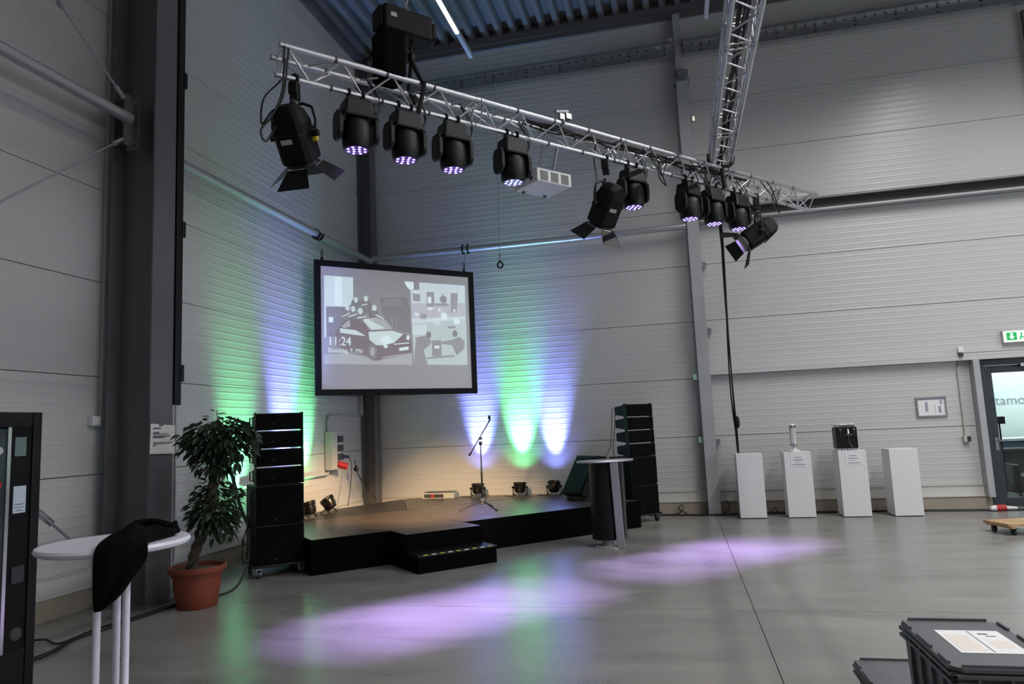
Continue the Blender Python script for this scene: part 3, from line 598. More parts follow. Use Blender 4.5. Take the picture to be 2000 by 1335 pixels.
# ================================================================= STAGE
SA = PI/4       # stage frame: local x = along the front edge, local y = towards the corner
sg = thing('stage', 'low black-skirted stage with brown plywood decks built into the corner', 'stage', (0, 0, 0), SA)
def deck(poly, m, z1=.4): return MB().prism(poly, z1-.035, z1).build('deck', m, sg)
g_ = .003
xsd = [2.40, 3.37, 4.38, 5.4, 6.4, 7.42]
for i in range(5):
    deck([(xsd[i]+g_, 8.382), (xsd[i+1]-g_, 8.382), (xsd[i+1]-g_, 10.37), (xsd[i]+g_, 10.37)], M['stage'])
deck([(3.372, 7.892), (4.368, 7.892), (4.368, 8.379), (3.372, 8.379)], M['stage'])
def L(x, y): return ((x+y)*R2, (y-x)*R2)
deck([L(-5.70, 9.0), L(-4.2, 10.5), L(-4.95, 12.2), L(-5.3, 11.4), L(-5.70, 10.5)], M['stage2'])
deck([L(-4.19, 10.51), L(-2.12, 12.58), L(-4.35, 12.55), L(-4.94, 12.21)], M['stage'])
sk = MB().box(2.42, 7.40, 8.40, 10.36, .0, .365).box(3.38, 4.36, 7.90, 8.40, 0, .365).build('skirt', M['skirt'], sg)
for x0, x1, y0, y1 in ((2.39, 3.358, 8.368, 8.381), (4.382, 7.43, 8.368, 8.381), (3.358, 4.382, 7.878, 7.891), (3.358, 3.371, 7.891, 8.381), (4.369, 4.382, 7.891, 8.381), (7.42, 7.432, 8.381, 10.37)):
    MB().box(x0, x1, y0, y1, 0, .398).build('fascia', M['skirt'], sg)
MB().prism([L(-5.68, 9.06), L(-2.16, 12.52), L(-4.35, 12.52), L(-4.93, 12.24), L(-5.28, 11.38), L(-5.67, 10.5)], 0, .365).build('back_skirt', M['skirt'], sg)
stp = thing('stage_step', 'black boxy step with a dashed yellow edge before the stage', 'step', (0, 0, 0), SA)
MB().box(3.36, 4.38, 7.54, 7.875, 0, .18).build('body', M['skirt'], stp)
MB().box(3.355, 4.385, 7.535, 7.875, .18, .2).build('tread', M['black'], stp)
for k in range(9): MB().box(3.42+k*.105, 3.48+k*.105, 7.533, 7.56, .196, .2025).build('edge_mark', M['yellow'] if k % 2 == 0 else M['white'], stp)
# microphone stand
ms = thing('microphone_stand', 'black boom microphone stand with folding tripod feet on the stage', 'microphone stand', (-2.93, 10.36, .4), 0)
MB().cyl((0, 0, .1), (0, 0, .55), .014, n=10).build('lower_tube', M['black'], ms, smooth=True)
MB().cyl((0, 0, .55), (0, 0, .62), .018, n=10).build('clutch', M['chrome'], ms, smooth=True)
MB().cyl((0, 0, .62), (.0, 0, .96), .009, n=8).build('upper_tube', M['black'], ms, smooth=True)
MB().cyl((-.17, .0, .82), (.14, 0, 1.29), .009, n=8).cyl((-.185, 0, .80), (-.15, 0, .85), .016, n=8).build('boom', M['black'], ms, smooth=True)
MB().lathe([(.02, -.03), (.03, 0), (.02, .03)], (0, 0, .98), 10).cyl((0, -.02, 1.05), (0, .05, 1.05), .02, n=8).build('boom_joint', M['black'], ms)
MB().cyl((.14, 0, 1.29), (.165, 0, 1.33), .012, n=8).box(.14, .17, -.02, .02, 1.33, 1.39).build('clip', M['black'], ms)
MB().lathe([(.03, .08), (.035, .1), (.022, .17)], (0, 0, 0), 12).build('hub', M['chrome'], ms, smooth=True)
for a in (200, 322, 80):
    c_, s_ = math.cos(math.radians(a)), math.sin(math.radians(a))
    MB().cyl((.02*c_, .02*s_, .12), (.33*c_, .33*s_, .014), .009, n=8).build('leg', M['black'], ms, smooth=True)
    MB().cyl((.315*c_, .315*s_, .013), (.35*c_, .35*s_, .013), .013, n=8).build('rubber_foot', M['rubber'], ms)
# floor par lights -----------------------------------------------------------
def par(label, loc, wall_dir, col, tilt, visible_tilt, warm=True, watts=1.0):
    """floor par can: tilted up against the wall in direction wall_dir (unit xy)"""
    t = thing('par_light', label, 'stage light', loc, 0, 'par lights on the floor washing the walls')
    wd = Vector((wall_dir[0], wall_dir[1], 0)); sd = Vector((-wd.y, wd.x, 0))
    ax = (Vector((0, 0, 1))*math.cos(visible_tilt) + wd*math.sin(visible_tilt)).normalized()
    Q = ax.to_track_quat('Z', 'Y').to_matrix().to_4x4(); Q.translation = Vector((0, 0, .15))
    MB().lathe([(.05, -.10), (.085, -.09), (.10, -.05), (.105, .03), (.115, .04), (.115, .08), (.105, .085), (.10, .08)], (0, 0, 0), 20, Q).build('can', M['parbody'], t, smooth=True)
    MB().lathe([(.098, .070), (.098, .078)], (0, 0, 0), 20, Q).build('lens', mat('par_lens', C(200, 200, 210), .2, emit=(*col, 1), es=2.0), t)
    for s in (-1, 1):
        MB().tube([sd*s*.125+Vector((0, 0, .15)), sd*s*.125+Vector((0, 0, .06)), sd*s*.11+wd*-.08+Vector((0, 0, .008))], .009, 6).tube([sd*s*.125+Vector((0, 0, .15)), sd*s*.125+Vector((0, 0, .06)), sd*s*.11+wd*.08+Vector((0, 0, .008))], .009, 6).build('yoke_leg', M['black'], t)
        MB().cyl(sd*s*.10+Vector((0, 0, .15)), sd*s*.145+Vector((0, 0, .15)), .02, n=8).build('knob', M['black'], t)
    MB().tube([ax*-.1+Vector((0, 0, .15)), -wd*.12+Vector((0, 0, .06)), -wd*.15+sd*.1+Vector((0, 0, .008)), sd*.3+Vector((0, 0, .008))], .006, 6).build('cable', M['rubber'], t)
    lp = Vector((0, 0, .15))+ax*.1
    d = Vector((0, 0, 1))*math.cos(tilt) + wd*math.sin(tilt)
    spot('beam', t, lp, d, PAR_W*watts, col, 36, 1.0, .05)
    spot('halo', t, lp, d, PAR_W*watts*.035, col, 95, 1.0, .05)
    spot('up_beam', t, lp, Vector((0, 0, 1)) + wd*.02, PAR_W*watts*(.55 if col[2] > .9 else .25), col, 42, 1.0, .05)
    return t
BL, GR = (.22, .27, 1.0), (.18, 1.0, .36)
par('gunmetal par light at the back wall directly behind the microphone stand', (-3.57, 12.34, .4), (0, 1), BL, .30, .12, watts=.75)
par('gunmetal par light at the back wall throwing the green beam', (-2.80, 12.34, .4), (0, 1), GR, .30, .12, watts=.8)
par('gunmetal par light at the back wall beside the stage monitor', (-2.19, 12.34, .4), (0, 1), BL, .30, .35, watts=.75)
par('gunmetal par light tilted at the left wall beside the power cables', (-5.42, 10.32, .4), (-1, 0), GR, .32, .6, watts=.45)
par('gunmetal par light half hidden behind the speaker stack beside the ficus', (-5.42, 9.70, .4), (-1, 0), BL, .30, .3)
par('gunmetal par light on the floor behind the ficus throwing a green beam', (-5.40, 8.55, 0), (-1, 0), GR, .30, .3, watts=.55)
# flat device at the back of the stage
fc = thing('stage_box', 'flat pale grey cable box with red sockets at the back of the stage', 'box', (-4.25, 12.28, .4), 0)
MB().box(-.3, .3, -.14, .14, 0, .10).build('body', M['boxgrey'], fc, bevel=.008)
MB().box(-.27, .27, -.11, .11, .10, .112).build('lid', M['darkgrey'], fc)
MB().box(-.26, .1, -.148, -.14, .02, .08).build('front_panel', M['darkgrey'], fc)
MB().cyl((-.1, -.14, .05), (-.1, -.165, .05), .03, n=10).build('red_socket', M['red'], fc)
# stage monitor wedge (local frame of the stage)
wm = thing('stage_monitor', 'large black wedge stage monitor on a low base behind the lectern', 'loudspeaker', (0, 0, .4), SA)
prof_ = [(6.80, .10), (6.88, .06), (7.36, .06), (7.36, .66), (7.16, .69)]
mb = MB(); n = 5
mb.add([(x, 9.0, z) for x, z in prof_]+[(x, 9.55, z) for x, z in prof_], [(0, 1, 2, 3, 4), (9, 8, 7, 6, 5)]+[(i, n+i, n+(i+1) % n, (i+1) % n) for i in range(n)])
mb.build('cabinet', M['blackm'], wm, bevel=.012)
MB().add([(6.792, 9.04, .125), (6.792, 9.51, .125), (7.142, 9.51, .67), (7.142, 9.04, .67), (6.802, 9.04, .12), (6.802, 9.51, .12), (7.152, 9.51, .665), (7.152, 9.04, .665)], [(0, 3, 2, 1), (4, 5, 6, 7), (0, 1, 5, 4), (1, 2, 6, 5), (2, 3, 7, 6), (3, 0, 4, 7)]).build('grille', M['grille'], wm)
MB().box(6.90, 7.36, 9.02, 9.53, 0, .06).build('base_board', M['black'], wm)
MB().cyl((7.14, 8.995, .33), (7.14, 8.985, .33), .02, n=8).box(7.10, 7.18, 8.985, 9.0, .26, .285).build('connector_panel', M['chrome'], wm)

# ================================================================= SPEAKER STACKS
def speaker_top(label, s0, y0, z0, group):
    t = thing('line_array_speaker', label, 'loudspeaker', ((s0-y0)*R2, (s0+y0)*R2, z0), SA, group)
    w2, h, d = .27, .201, .36
    # body: front at y=0, tapering to the back
    vs = [(-w2, .02, 0), (w2, .02, 0), (w2*.93, d, .035), (-w2*.93, d, .035), (-w2, .02, h), (w2, .02, h), (w2*.93, d, h-.035), (-w2*.93, d, h-.035)]
    MB().add(vs, [(0, 3, 2, 1), (4, 5, 6, 7), (0, 1, 5, 4), (1, 2, 6, 5), (2, 3, 7, 6), (3, 0, 4, 7)]).build('cabinet', M['blackm'], t, bevel=.012)
    MB().box(-w2+.012, w2-.012, 0, .024, .012, h-.012).build('grille', M['grille'], t, bevel=.01)
    for sx in (-1, 1):
        MB().box(sx*(w2+.004)-.006, sx*(w2+.004)+.006, .03, .11, .0, h).build('rigging_plate', M['black'], t)
        MB().box(sx*w2-.012, sx*w2+.012, .05, .09, h, h+.0103).build('rigging_pin', M['black'], t)
        hx_ = sx*(w2*.95+.01)
        MB().tube([(hx_, .22, .05), (hx_+sx*.03, .25, .05), (hx_+sx*.03, .25, h-.05), (hx_, .22, h-.05)], .008, 6).build('handle', M['black'], t)
    MB().box(-w2*.94, -w2*.94+.012, .26, .30, .07, .11).build('label_plate', M['boxgrey'], t)
    MB().cyl((-.08, .0005, .075), (-.08, -.003, .075), .008, n=8).build('badge', M['darkgrey'], t)
    return t
def sub(label, s0, y0, z0, group):
    t = thing('subwoofer', label, 'loudspeaker', ((s0-y0)*R2, (s0+y0)*R2, z0), SA, group)
    MB().box(-.275, .275, .012, .56, 0, .447).build('cabinet', M['blackm'], t, bevel=.014)
    MB().box(-.255, .255, 0, .016, .02, .427).build('grille', M['grille'], t, bevel=.006)
    MB().box(-.281, -.274, .25, .47, .05, .40).build('amplifier_plate', M['black'], t)
    for k, (yy, zz) in enumerate(((.30, .33), (.30, .25), (.30, .24), (.40, .22), (.40, .12))):
        MB().cyl((-.281, yy, zz), (-.289, yy, zz), .014, n=8).build('connector', M['galv' if k > 2 else 'darkgrey'], t)
    MB().box(.274, .281, .2, .34, .25, .33).build('handle_recess', M['black'], t)
    MB().cyl((-.06, 0, .05), (-.06, -.004, .05), .009, n=8).build('badge', M['darkgrey'], t)
    return t
def dolly(label, s0, y0, group):
    t = thing('speaker_dolly', label, 'dolly', ((s0-y0)*R2, (s0+y0)*R2, 0), SA, group)
    MB().box(-.30, .30, -.01, .58, .115, .145).build('board', M['black'], t, bevel=.004)
    for x in (-.24, .24):
        for y in (.05, .52):
            c = MB().box(x-.035, x+.035, y-.03, y+.03, .1, .116).box(x-.03, x-.024, y-.02, y+.025, .04, .1).box(x+.024, x+.03, y-.02, y+.025, .04, .1).build('caster', M['galv'], t)
            MB().cyl((x-.018, y, .045), (x+.018, y, .045), .045, n=14).build('wheel', M['darkgrey'], c, smooth=True)
    return t
for s0, y0, who in ((2.115, 8.62, 'in the stack beside the ficus'), (7.84, 8.66, 'in the stack behind the lectern')):
    g2 = 'line array speakers '+who; tilt = 0
    dolly('black wheeled dolly under the subwoofers '+who, s0, y0, 'speaker dollies')
    sub('lower black subwoofer '+who, s0, y0, .146, 'subwoofers'); sub('upper black subwoofer '+who, s0, y0, .597, 'subwoofers')
    for k, nm in enumerate(('lowest', 'third from top', 'second from top', 'topmost')):
        speaker_top('black line array speaker %s %s' % (nm, who), s0, y0+.004*k, 1.05+k*.2115, g2)
t = thing('speaker_cable', 'thin black cables hanging behind the line array stack behind the lectern', 'cable')
for dx in (0, .05):
    MB().tube(spline([(-1.05+dx, 11.75, 1.85), (-1.08+dx, 11.76, 1.5), (-1.12+dx, 11.72, 1.2), (-1.2+dx*3, 11.62, 1.06)], 5), .006, 6).build('cord', M['rubber'], t, smooth=True)
t = thing('speaker_cable', 'thick black cable pair dropping from the wall behind the ficus to the subwoofers', 'cable')
for off in (0, .035):
    MB().tube(spline([(-5.82, 8.28+off, 1.32), (-5.62, 8.12+off, 1.12), (-5.34, 7.86+off, .80), (-5.04, 7.615, .55+off)], 6), .012, 6).build('cord', M['rubber'], t, smooth=True)
t = thing('speaker_cable', 'thick black cable bowing from the subwoofers down to the terracotta pot', 'cable')
MB().tube(spline([(-5.03, 7.60, .45), (-4.80, 7.27, .42), (-4.65, 7.0, .25), (-4.62, 6.75, .06), (-4.75, 6.55, .014), (-5.0, 6.5, .014)], 6), .013, 6).build('cord', M['rubber'], t, smooth=True)
t = thing('speaker_cable', 'thin black cable with an inline plug beside the subwoofers', 'cable')
MB().tube(spline([(-5.03, 7.60, .62), (-4.90, 7.30, .44), (-4.86, 7.22, .28), (-4.98, 7.42, .16)], 6), .007, 6).lathe([(.008, -.04), (.018, -.02), (.018, .02), (.008, .04)], (-4.90, 7.30, .44), 8).build('cord', M['rubber'], t, smooth=True)

# ================================================================= LECTERN
le = thing('lectern', 'black and silver lectern with a flat oval top before the stage', 'lectern', (-.98, 9.46, 0), math.radians(30))
MB().lathe([(.19, 0), (.19, .012), (.17, .022), (.10, .03)], (0, 0, 0), 32).build('base_plate', M['lectern_s'], le, smooth=True)
MB().lathe([(.10, .03), (.095, .10)], (0, 0, 0), 24).build('base_hub', M['lectern_s'], le, smooth=True)
prof_ = [(-.2+.0, .10)] 
arc = [(.02+.22*math.cos(t), .06+.20*math.sin(t)) for t in [math.radians(a) for a in range(95, 346, 12)]]
MB().prism(arc, .10, 1.09).build('shell', M['black'], le, smooth=True)
MB().prism([(.10, -.12), (.26, .0), (.22, .06), (.06, -.06)], .09, 1.09).build('side_shell', M['darkgrey'], le)
M4 = Matrix.Translation((.07, -.19, 0)) @ Matrix.Rotation(math.radians(-2), 4, 'Y') @ Matrix.Rotation(math.radians(-28), 4, 'Z')
MB().box(-.05, .05, -.02, .02, 0.002, 1.10, M4).build('fin', M['lectern_s'], le, bevel=.004)
MB().lathe([(.2, 0), (.205, .012), (.2, .025)], (0, 0, 1.09), 40, Matrix.Diagonal((1.95, 1.1, 1, 1))).build('top_plate', M['lectern_s'], le, smooth=True)

# ================================================================= LIGHTING TRUSSES
TA = math.atan2(.753, .658); TL = 7.9
tr = thing('lighting_truss', 'long triangular aluminium truss carrying the stage lights diagonally across the hall', 'truss', (-2.982, 4.922, 4.8), TA)
ch = [(0, 0), (.24, 0), (.12, -.207)]     # (y, z) of the chords
for y, z in ch:
    for k in range(4):
        MB().cyl((k*TL/4+.004, y, z), ((k+1)*TL/4-.004, y, z), .024, n=14).build('chord', M['alu'], tr, smooth=True)
        for e in (k*TL/4+.03, (k+1)*TL/4-.03): MB().cyl((e-.025, y, z), (e+.025, y, z), .027, n=14).build('coupler', M['galv'], tr, smooth=True)
    for k in range(1, 16):
        MB().cyl((k*.485-.012, y, z), (k*.485+.012, y, z), .0265, n=12).build('weld_collar', M['darkgrey'], tr)
def brace(p, q, par, r=.0085): return MB().cyl(p, q, r, n=7, caps=False).build('brace', M['alu'], par, smooth=True)
hp = .2425
nb = int(TL/hp)
for (ya, za), (yb, zb) in ((ch[0], ch[2]), (ch[1], ch[2]), (ch[0], ch[1])):
    for k in range(nb):
        a = (k*hp+.06, ya, za); b = ((k+1)*hp+.06, yb, zb)
        if k % 2: a = (k*hp+.06, yb, zb); b = ((k+1)*hp+.06, ya, za)
        brace(a, b, tr)
for e in (.05, TL/4-.05, TL/4+.05, TL/2-.05, TL/2+.05, TL*.75-.05, TL*.75+.05, TL-.05):
    for i in range(3): brace((e, *ch[i]), (e, *ch[(i+1) % 3]), tr)
t2 = thing('cross_truss', 'square aluminium truss with cables lying across the long lighting truss', 'truss', (.77, 2.2, 4.86), PI/2)
L2 = 8.1
ch2 = [(-.12, 0), (.12, 0), (.12, .24), (-.12, .24)]
for y, z in ch2:
    for k in range(4):
        MB().cyl((k*L2/4+.004, y, z), ((k+1)*L2/4-.004, y, z), .024, n=14).build('chord', M['alu'], t2, smooth=True)
        for e in (k*L2/4+.03, (k+1)*L2/4-.03): MB().cyl((e-.025, y, z), (e+.025, y, z), .027, n=14).build('coupler', M['galv'], t2, smooth=True)
nb = int(L2/.25)
for i in range(4):
    (ya, za), (yb, zb) = ch2[i], ch2[(i+1) % 4]
    for k in range(10, nb):
        a, b = (k*.25+.05, ya, za), ((k+1)*.25+.05, yb, zb)
        if (k+i) % 2: a, b = (k*.25+.05, yb, zb), ((k+1)*.25+.05, ya, za)
        if b[0] < L2: brace(a, b, t2)
for e in (L2/2-.05, L2/2+.05, L2*.75-.05, L2*.75+.05, L2-.05):
    for i in range(4): brace((e, *ch2[i]), (e, *ch2[(i+1) % 4]), t2)
TM = Matrix.Translation((-2.982, 4.922, 4.8)) @ Matrix.Rotation(TA, 4, 'Z')
def T(s, y, z): return TM @ Vector((s, y, z))
# cables resting in the trusses
tc = thing('truss_cables', 'tangled black cables lying inside the long lighting truss', 'cable')
for k in range(6):
    pts = [T(2.6+i*.42, .12+random.uniform(-.06, .06), -.03+random.uniform(-.02, .03)) for i in range(10)]
    MB().tube(spline(pts, 5), .010, 6).build('cord', M['rubber'], tc, smooth=True)
tc = thing('truss_cables', 'black cable bundle running along the cross truss', 'cable')
for k in range(5):
    pts = [Vector((.77+random.uniform(-.05, .05), 2.4+i*.8, 4.93+random.uniform(-.02, .06))) for i in range(11)]
    MB().tube(spline(pts, 5), .012, 6).build('cord', M['rubber'], tc, smooth=True)
sp = thing('truss_strap', 'black strap loop slung around the cross truss near its end', 'strap')
MB().tube(spline([(.62, 9.2, 5.0), (.62, 9.2, 4.86), (.68, 9.2, 4.82), (.77, 9.2, 4.81), (.88, 9.2, 4.82), (.92, 9.2, 4.88), (.92, 9.2, 5.0)], 4), .022, 8).cyl((.77, 9.2, 4.8), (.80, 9.3, 4.55), .03, n=8).build('sling', M['rubber'], sp, smooth=True)
# chain hoist
ho = thing('chain_hoist', 'black chain hoist with chain bag lifting the lighting truss', 'hoist', T(1.22, .10, 0), TA)
M4 = Matrix.Translation((0, 0, .62))
MB().box(-.26, .24, -.11, .11, .46, .70).box(-.30, -.26, -.09, .09, .48, .68).box(.24, .30, -.09, .09, .50, .66).build('motor_body', M['blackm'], ho, bevel=.04)
MB().box(-.2, -.14, -.115, -.109, .58, .62).build('rating_plate', M['boxgrey'], ho)
MB().box(-.30, -.05, -.13, .13, -.02, .46).build('chain_bag', M['cloth'], ho, bevel=.04)
MB().cyl((0.02, 0, .7), (0.02, 0, .75), .03, n=8).build('top_eye', M['galv'], ho)
MB().cyl((.06, 0, .46), (.06, 0, .30), .012, n=8).lathe([(.02, .24), (.035, .26), (.035, .32), (.02, .34)], (.06, 0, 0), 10).build('hook', M['black'], ho, smooth=True)
MB().tube([(.06, 0, .26), (.10, -.10, .04), (.10, -.16, -.02), (.12, -.10, -.06), (.12, .0, -.24), (.12, .06, -.12), (.10, .15, .04), (.06, 0, .26)], .022, 8).build('sling', M['rubber'], ho, smooth=True)
hc = T(1.24, .10, 0)
chn = thing('hoist_chain', 'thin steel chain rising from the hoist to the roof', 'chain', (hc.x, hc.y, 5.55))
lk = MB()
lk.tube([(.016*math.cos(t*PI/5), 0, .028*math.sin(t*PI/5)) for t in range(11)], .005, 5)
l0 = lk.build('link', M['galv'], chn)
zc = 0.0; k = 0
while 5.55+zc < 8.6 and k < 75:
    o = l0 if k == 0 else l0.copy()
    if k: COL.objects.link(o)
    o.location = (0, 0, zc+.02); o.rotation_euler = (0, 0, (k % 2)*PI/2); zc += .044; k += 1
MB().cyl((0, 0, zc-.02), (0, 0, ZC-5.55+.02), .012, n=8).build('suspension_wire', M['galv'], chn)

# ---------------------------------------------------------------- moving heads
def moving_head():
    t = empty('moving_head')
    for sx in (-.065, .065):
        c = MB().tube([(sx, .034*math.cos(a*PI/6), .034*math.sin(a*PI/6)) for a in range(-4, 11)], .013, 6).box(sx-.015, sx+.015, -.03, .03, -.075, -.035).build('clamp', M['black'], t)
    vs = []
    MB().add([(-.14, -.11, -.24), (.14, -.11, -.24), (.14, .11, -.24), (-.14, .11, -.24), (-.115, -.09, -.065), (.115, -.09, -.065), (.115, .09, -.065), (-.115, .09, -.065)],
             [(0, 3, 2, 1), (4, 5, 6, 7), (0, 1, 5, 4), (1, 2, 6, 5), (2, 3, 7, 6), (3, 0, 4, 7)]).build('base', M['black'], t, bevel=.02)
    MB().lathe([(.09, -.19), (.1, -.17)], (0, 0, 0), 16).build('pan_bearing', M['black'], t)
    yk = MB().box(-.17, .17, -.06, .06, -.215, -.185)
    for sx in (-1, 1):
        P = [(-.05, -.19), (.05, -.19), (.085, -.25), (.085, -.40), (.05, -.45), (-.05, -.45), (-.085, -.40), (-.085, -.25)]
        pts = [(sx*.145, y, z) for y, z in P]
        yk.extr(pts if sx > 0 else list(reversed(pts)), (sx*.045, 0, 0))
    yk.build('yoke', M['black'], t, bevel=.012)
    MB().cyl((.192, 0, -.33), (.196, 0, -.33), .012, n=8).build('lock_knob', M['galv'], t)
    hd = MB().lathe([(.04, -.235), (.09, -.245), (.118, -.275), (.126, -.33), (.128, -.44), (.122, -.49), (.112, -.515), (.1, -.517)], (0, 0, 0), 28).build('head', M['black'], t, smooth=True)
    MB().lathe([(.1, -.5175), (.1, -.5185)], (0, 0, 0), 24).build('lens_plate', M['ledrim'], hd)
    mb = MB()
    for r, n_ in ((.034, 4), (.078, 8)):
        for k in range(n_):
            a = 2*PI*k/n_ + (.4 if n_ == 4 else 0)
            mb.lathe([(.0125, -.519), (.0125, -.521)], (r*math.cos(a), r*math.sin(a), 0), 8)
    la = mb.build('led_array', M['led'], hd); la['kind'] = 'stuff'
    MB().tube(spline([(.13, .02, -.12), (.2, .02, -.14), (.24, .03, -.06), (.2, .03, .06), (.14, .06, .18)], 5), .008, 6).tube(spline([(.13, -.03, -.13), (.18, -.04, -.16), (.21, -.04, -.05), (.17, -.02, .08), (.1, .02, .19)], 5), .006, 6).build('cable', M['rubber'], t, smooth=True)
    spot('beam', t, (0, 0, -.54), (0, 0, -1), HEAD_W, (.56, .38, 1.0), 28, .9, .06)
    return t
mh_lab = ['violet moving head light next to the barn-door spot at the free truss end', 'violet moving head light hanging below the chain hoist', 'violet moving head light hanging between the chain hoist and the next one',
          'violet moving head light hanging beside the white projector', 'violet moving head light hanging behind the middle barn-door spot',
          'violet moving head light in the trio, furthest from the barn-door spot', 'violet moving head light in the middle of the trio', 'violet moving head light in the trio, beside the barn-door spot']
mh0 = moving_head()
for k, s in enumerate((.719, 1.199, 1.712, 2.427, 4.164, 5.155, 5.622, 6.129)):
    o = mh0 if k == 0 else copy_tree(mh0)
    tag(o, mh_lab[k], 'moving light', 'moving head lights on the truss')
    o.location = T(s, .12, -.207); o.rotation_euler = (0, 0, TA + random.uniform(-.12, .12))
# ---------------------------------------------------------------- barn-door fresnel spots
def fresnel(label, s, target, drop, swing, knob, lit=None):
    c = T(s, .12, -.207)
    t = thing('fresnel_spot', label, 'stage light', c, 0, 'barn-door spots on the truss')
    MB().tube([(.034*math.cos(a*PI/6), 0, .034*math.sin(a*PI/6)) for a in range(-4, 11)], .018, 6).box(-.04, .04, -.035, .035, -.14, -.035).box(-.03, .045, -.03, .03, -.20, -.14).build('clamp', M['black'], t, bevel=.008)
    piv = Vector((0, 0, -drop))
    MB().cyl((0, 0, -.2), (0, 0, -drop+.27), .009, n=8).build('spigot', M['chrome'], t)
    d = (Vector(target) - (c+piv)).normalized()
    q = d.to_track_quat('-Z', 'Y').to_matrix().to_4x4(); q.translation = piv
    side = (q.to_3x3() @ Vector((1, 0, 0))); side.z = 0; side.normalize()
    top = Vector((0, 0, -drop+.27))
    pts = [piv+side*.19, piv+side*.19+Vector((0, 0, .12)), piv+side*.16+Vector((0, 0, .23)), top+side*.08, top, top-side*.08, piv-side*.16+Vector((0, 0, .23)), piv-side*.19+Vector((0, 0, .12)), piv-side*.19]
    MB().tube(pts, .013, 8).build('yoke', M['black'], t, smooth=True)
    MB().cyl(top+Vector((0, 0, -.03)), top+Vector((0, 0, .04)), .05, .035, 12).build('swivel', M['darkgrey'], t, smooth=True)
    for s_ in (-1, 1): MB().cyl(piv+side*s_*.155, piv+side*s_*.215, .028, n=10).build('tilt_knob', M['black'], t)
    # body along local -z of q
    oct_ = lambda r, b: [(-r+b, -r), (r-b, -r), (r, -r+b), (r, r-b), (r-b, r), (-r+b, r), (-r, r-b), (-r, -r+b)]
    def loft(secs):
        mb = MB(); vs = []
        for pr_, z in secs: vs += [q @ Vector((x, y, z)) for x, y in pr_]
        n = 8; m = len(secs)
        fs = [(i*n+k, i*n+(k+1) % n, (i+1)*n+(k+1) % n, (i+1)*n+k) for i in range(m-1) for k in range(n)] + [tuple(range(n-1, -1, -1)), tuple(range((m-1)*n, m*n))]
        return mb.add(vs, [tuple(reversed(f)) for f in fs])
    loft([(oct_(.07, .025), .25), (oct_(.115, .035), .19), (oct_(.138, .04), .10), (oct_(.138, .04), -.20), (oct_(.13, .04), -.22)]).build('housing', M['blackm'], t, bevel=.006)
    loft([(oct_(.15, .045), .04), (oct_(.15, .045), .02)]).build('cooling_rib', M['black'], t)
    MB().lathe([(.13, -.222), (.135, -.235), (.135, -.25), (.115, -.252)], (0, 0, 0), 24, q).build('lens_ring', M['black'], t, smooth=True)
    MB().lathe([(.112, -.238), (.112, -.242)], (0, 0, 0), 20, q).build('lens', mat('fresnel_glass', C(90, 92, 100), .15, spec=.8), t)
    # barn doors: four trapezoid leaves, hinged at the front
    for a in range(4):
        sp_ = swing[a]
        h = Matrix.Rotation(a*PI/2, 4, 'Z') @ Matrix.Translation((0, -.14, -.255)) @ Matrix.Rotation(-sp_, 4, 'X')
        w0, w1, ln = .09, .145, .21
        if a % 2: w0, w1, ln = .10, .135, .20
        P4 = [(-w0, 0, 0), (w0, 0, 0), (w1, 0, -ln), (-w1, 0, -ln)]
        MB().extr([(q @ h) @ Vector(v) for v in P4], (q @ h).to_3x3() @ Vector((0, -.003, 0))).build('barn_door', M['black'], t)
        MB().cyl((q @ h) @ Vector((-.06, 0, .004)), (q @ h) @ Vector((.06, 0, .004)), .006, n=6).build('hinge', M['galv'], t)
    kn = q @ Vector((.137 if knob[1] else .05, .05 if knob[1] else .137, -.05)); ke = q @ Vector((.17 if knob[1] else .05, .05 if knob[1] else .17, -.05))
    MB().cyl(kn, ke, .03, .025, 12).build('focus_knob', M[knob[0]], t)
    MB().box(-.06, .0, .1365, .1395, -.08, -.04, q).build('rating_label', M['boxgrey'], t)
    MB().box(-.07, .03, -.1395, -.1365, -.04, .0, q).build('label_plate', M['boxgrey'], t)
    if lit: spot('beam', t, q @ Vector((0, 0, -.26)), Vector(lit) - (c+piv), WARM_W, (1.0, .66, .34), 33, .75, .1)
    b0 = q @ Vector((0, 0, .24))
    MB().tube(spline([b0, b0+Vector((-.12, .0, -.02)), b0+Vector((-.22, 0, -.12)), b0+Vector((-.2, 0, .1)), Vector((-.12, 0, .02)), Vector((-.08, 0, .2))], 6), .008, 6).build('cable', M['rubber'], t, smooth=True)
    return t
STG = (-3.2, 9.6, .9)
fresnel('black barn-door spot with yellow knob hanging at the free truss end', .165, (-3.05, 8.0, .3), .50, (1.0, .9, .7, .9), ('yellow', True), (-3.9, 11.3, 0))
fresnel('black barn-door spot hanging in the middle of the truss beside the projector', 3.739, (-2.6, 9.5, .3), .56, (.95, .8, .7, .8), ('yellow', False), (-5.2, 10.6, 0))
fresnel('black barn-door spot with blue knob hanging near the door-side truss end', 6.566, (-3.0, 9.4, 1.6), .52, (.8, .8, .6, .7), ('blueplug', True))
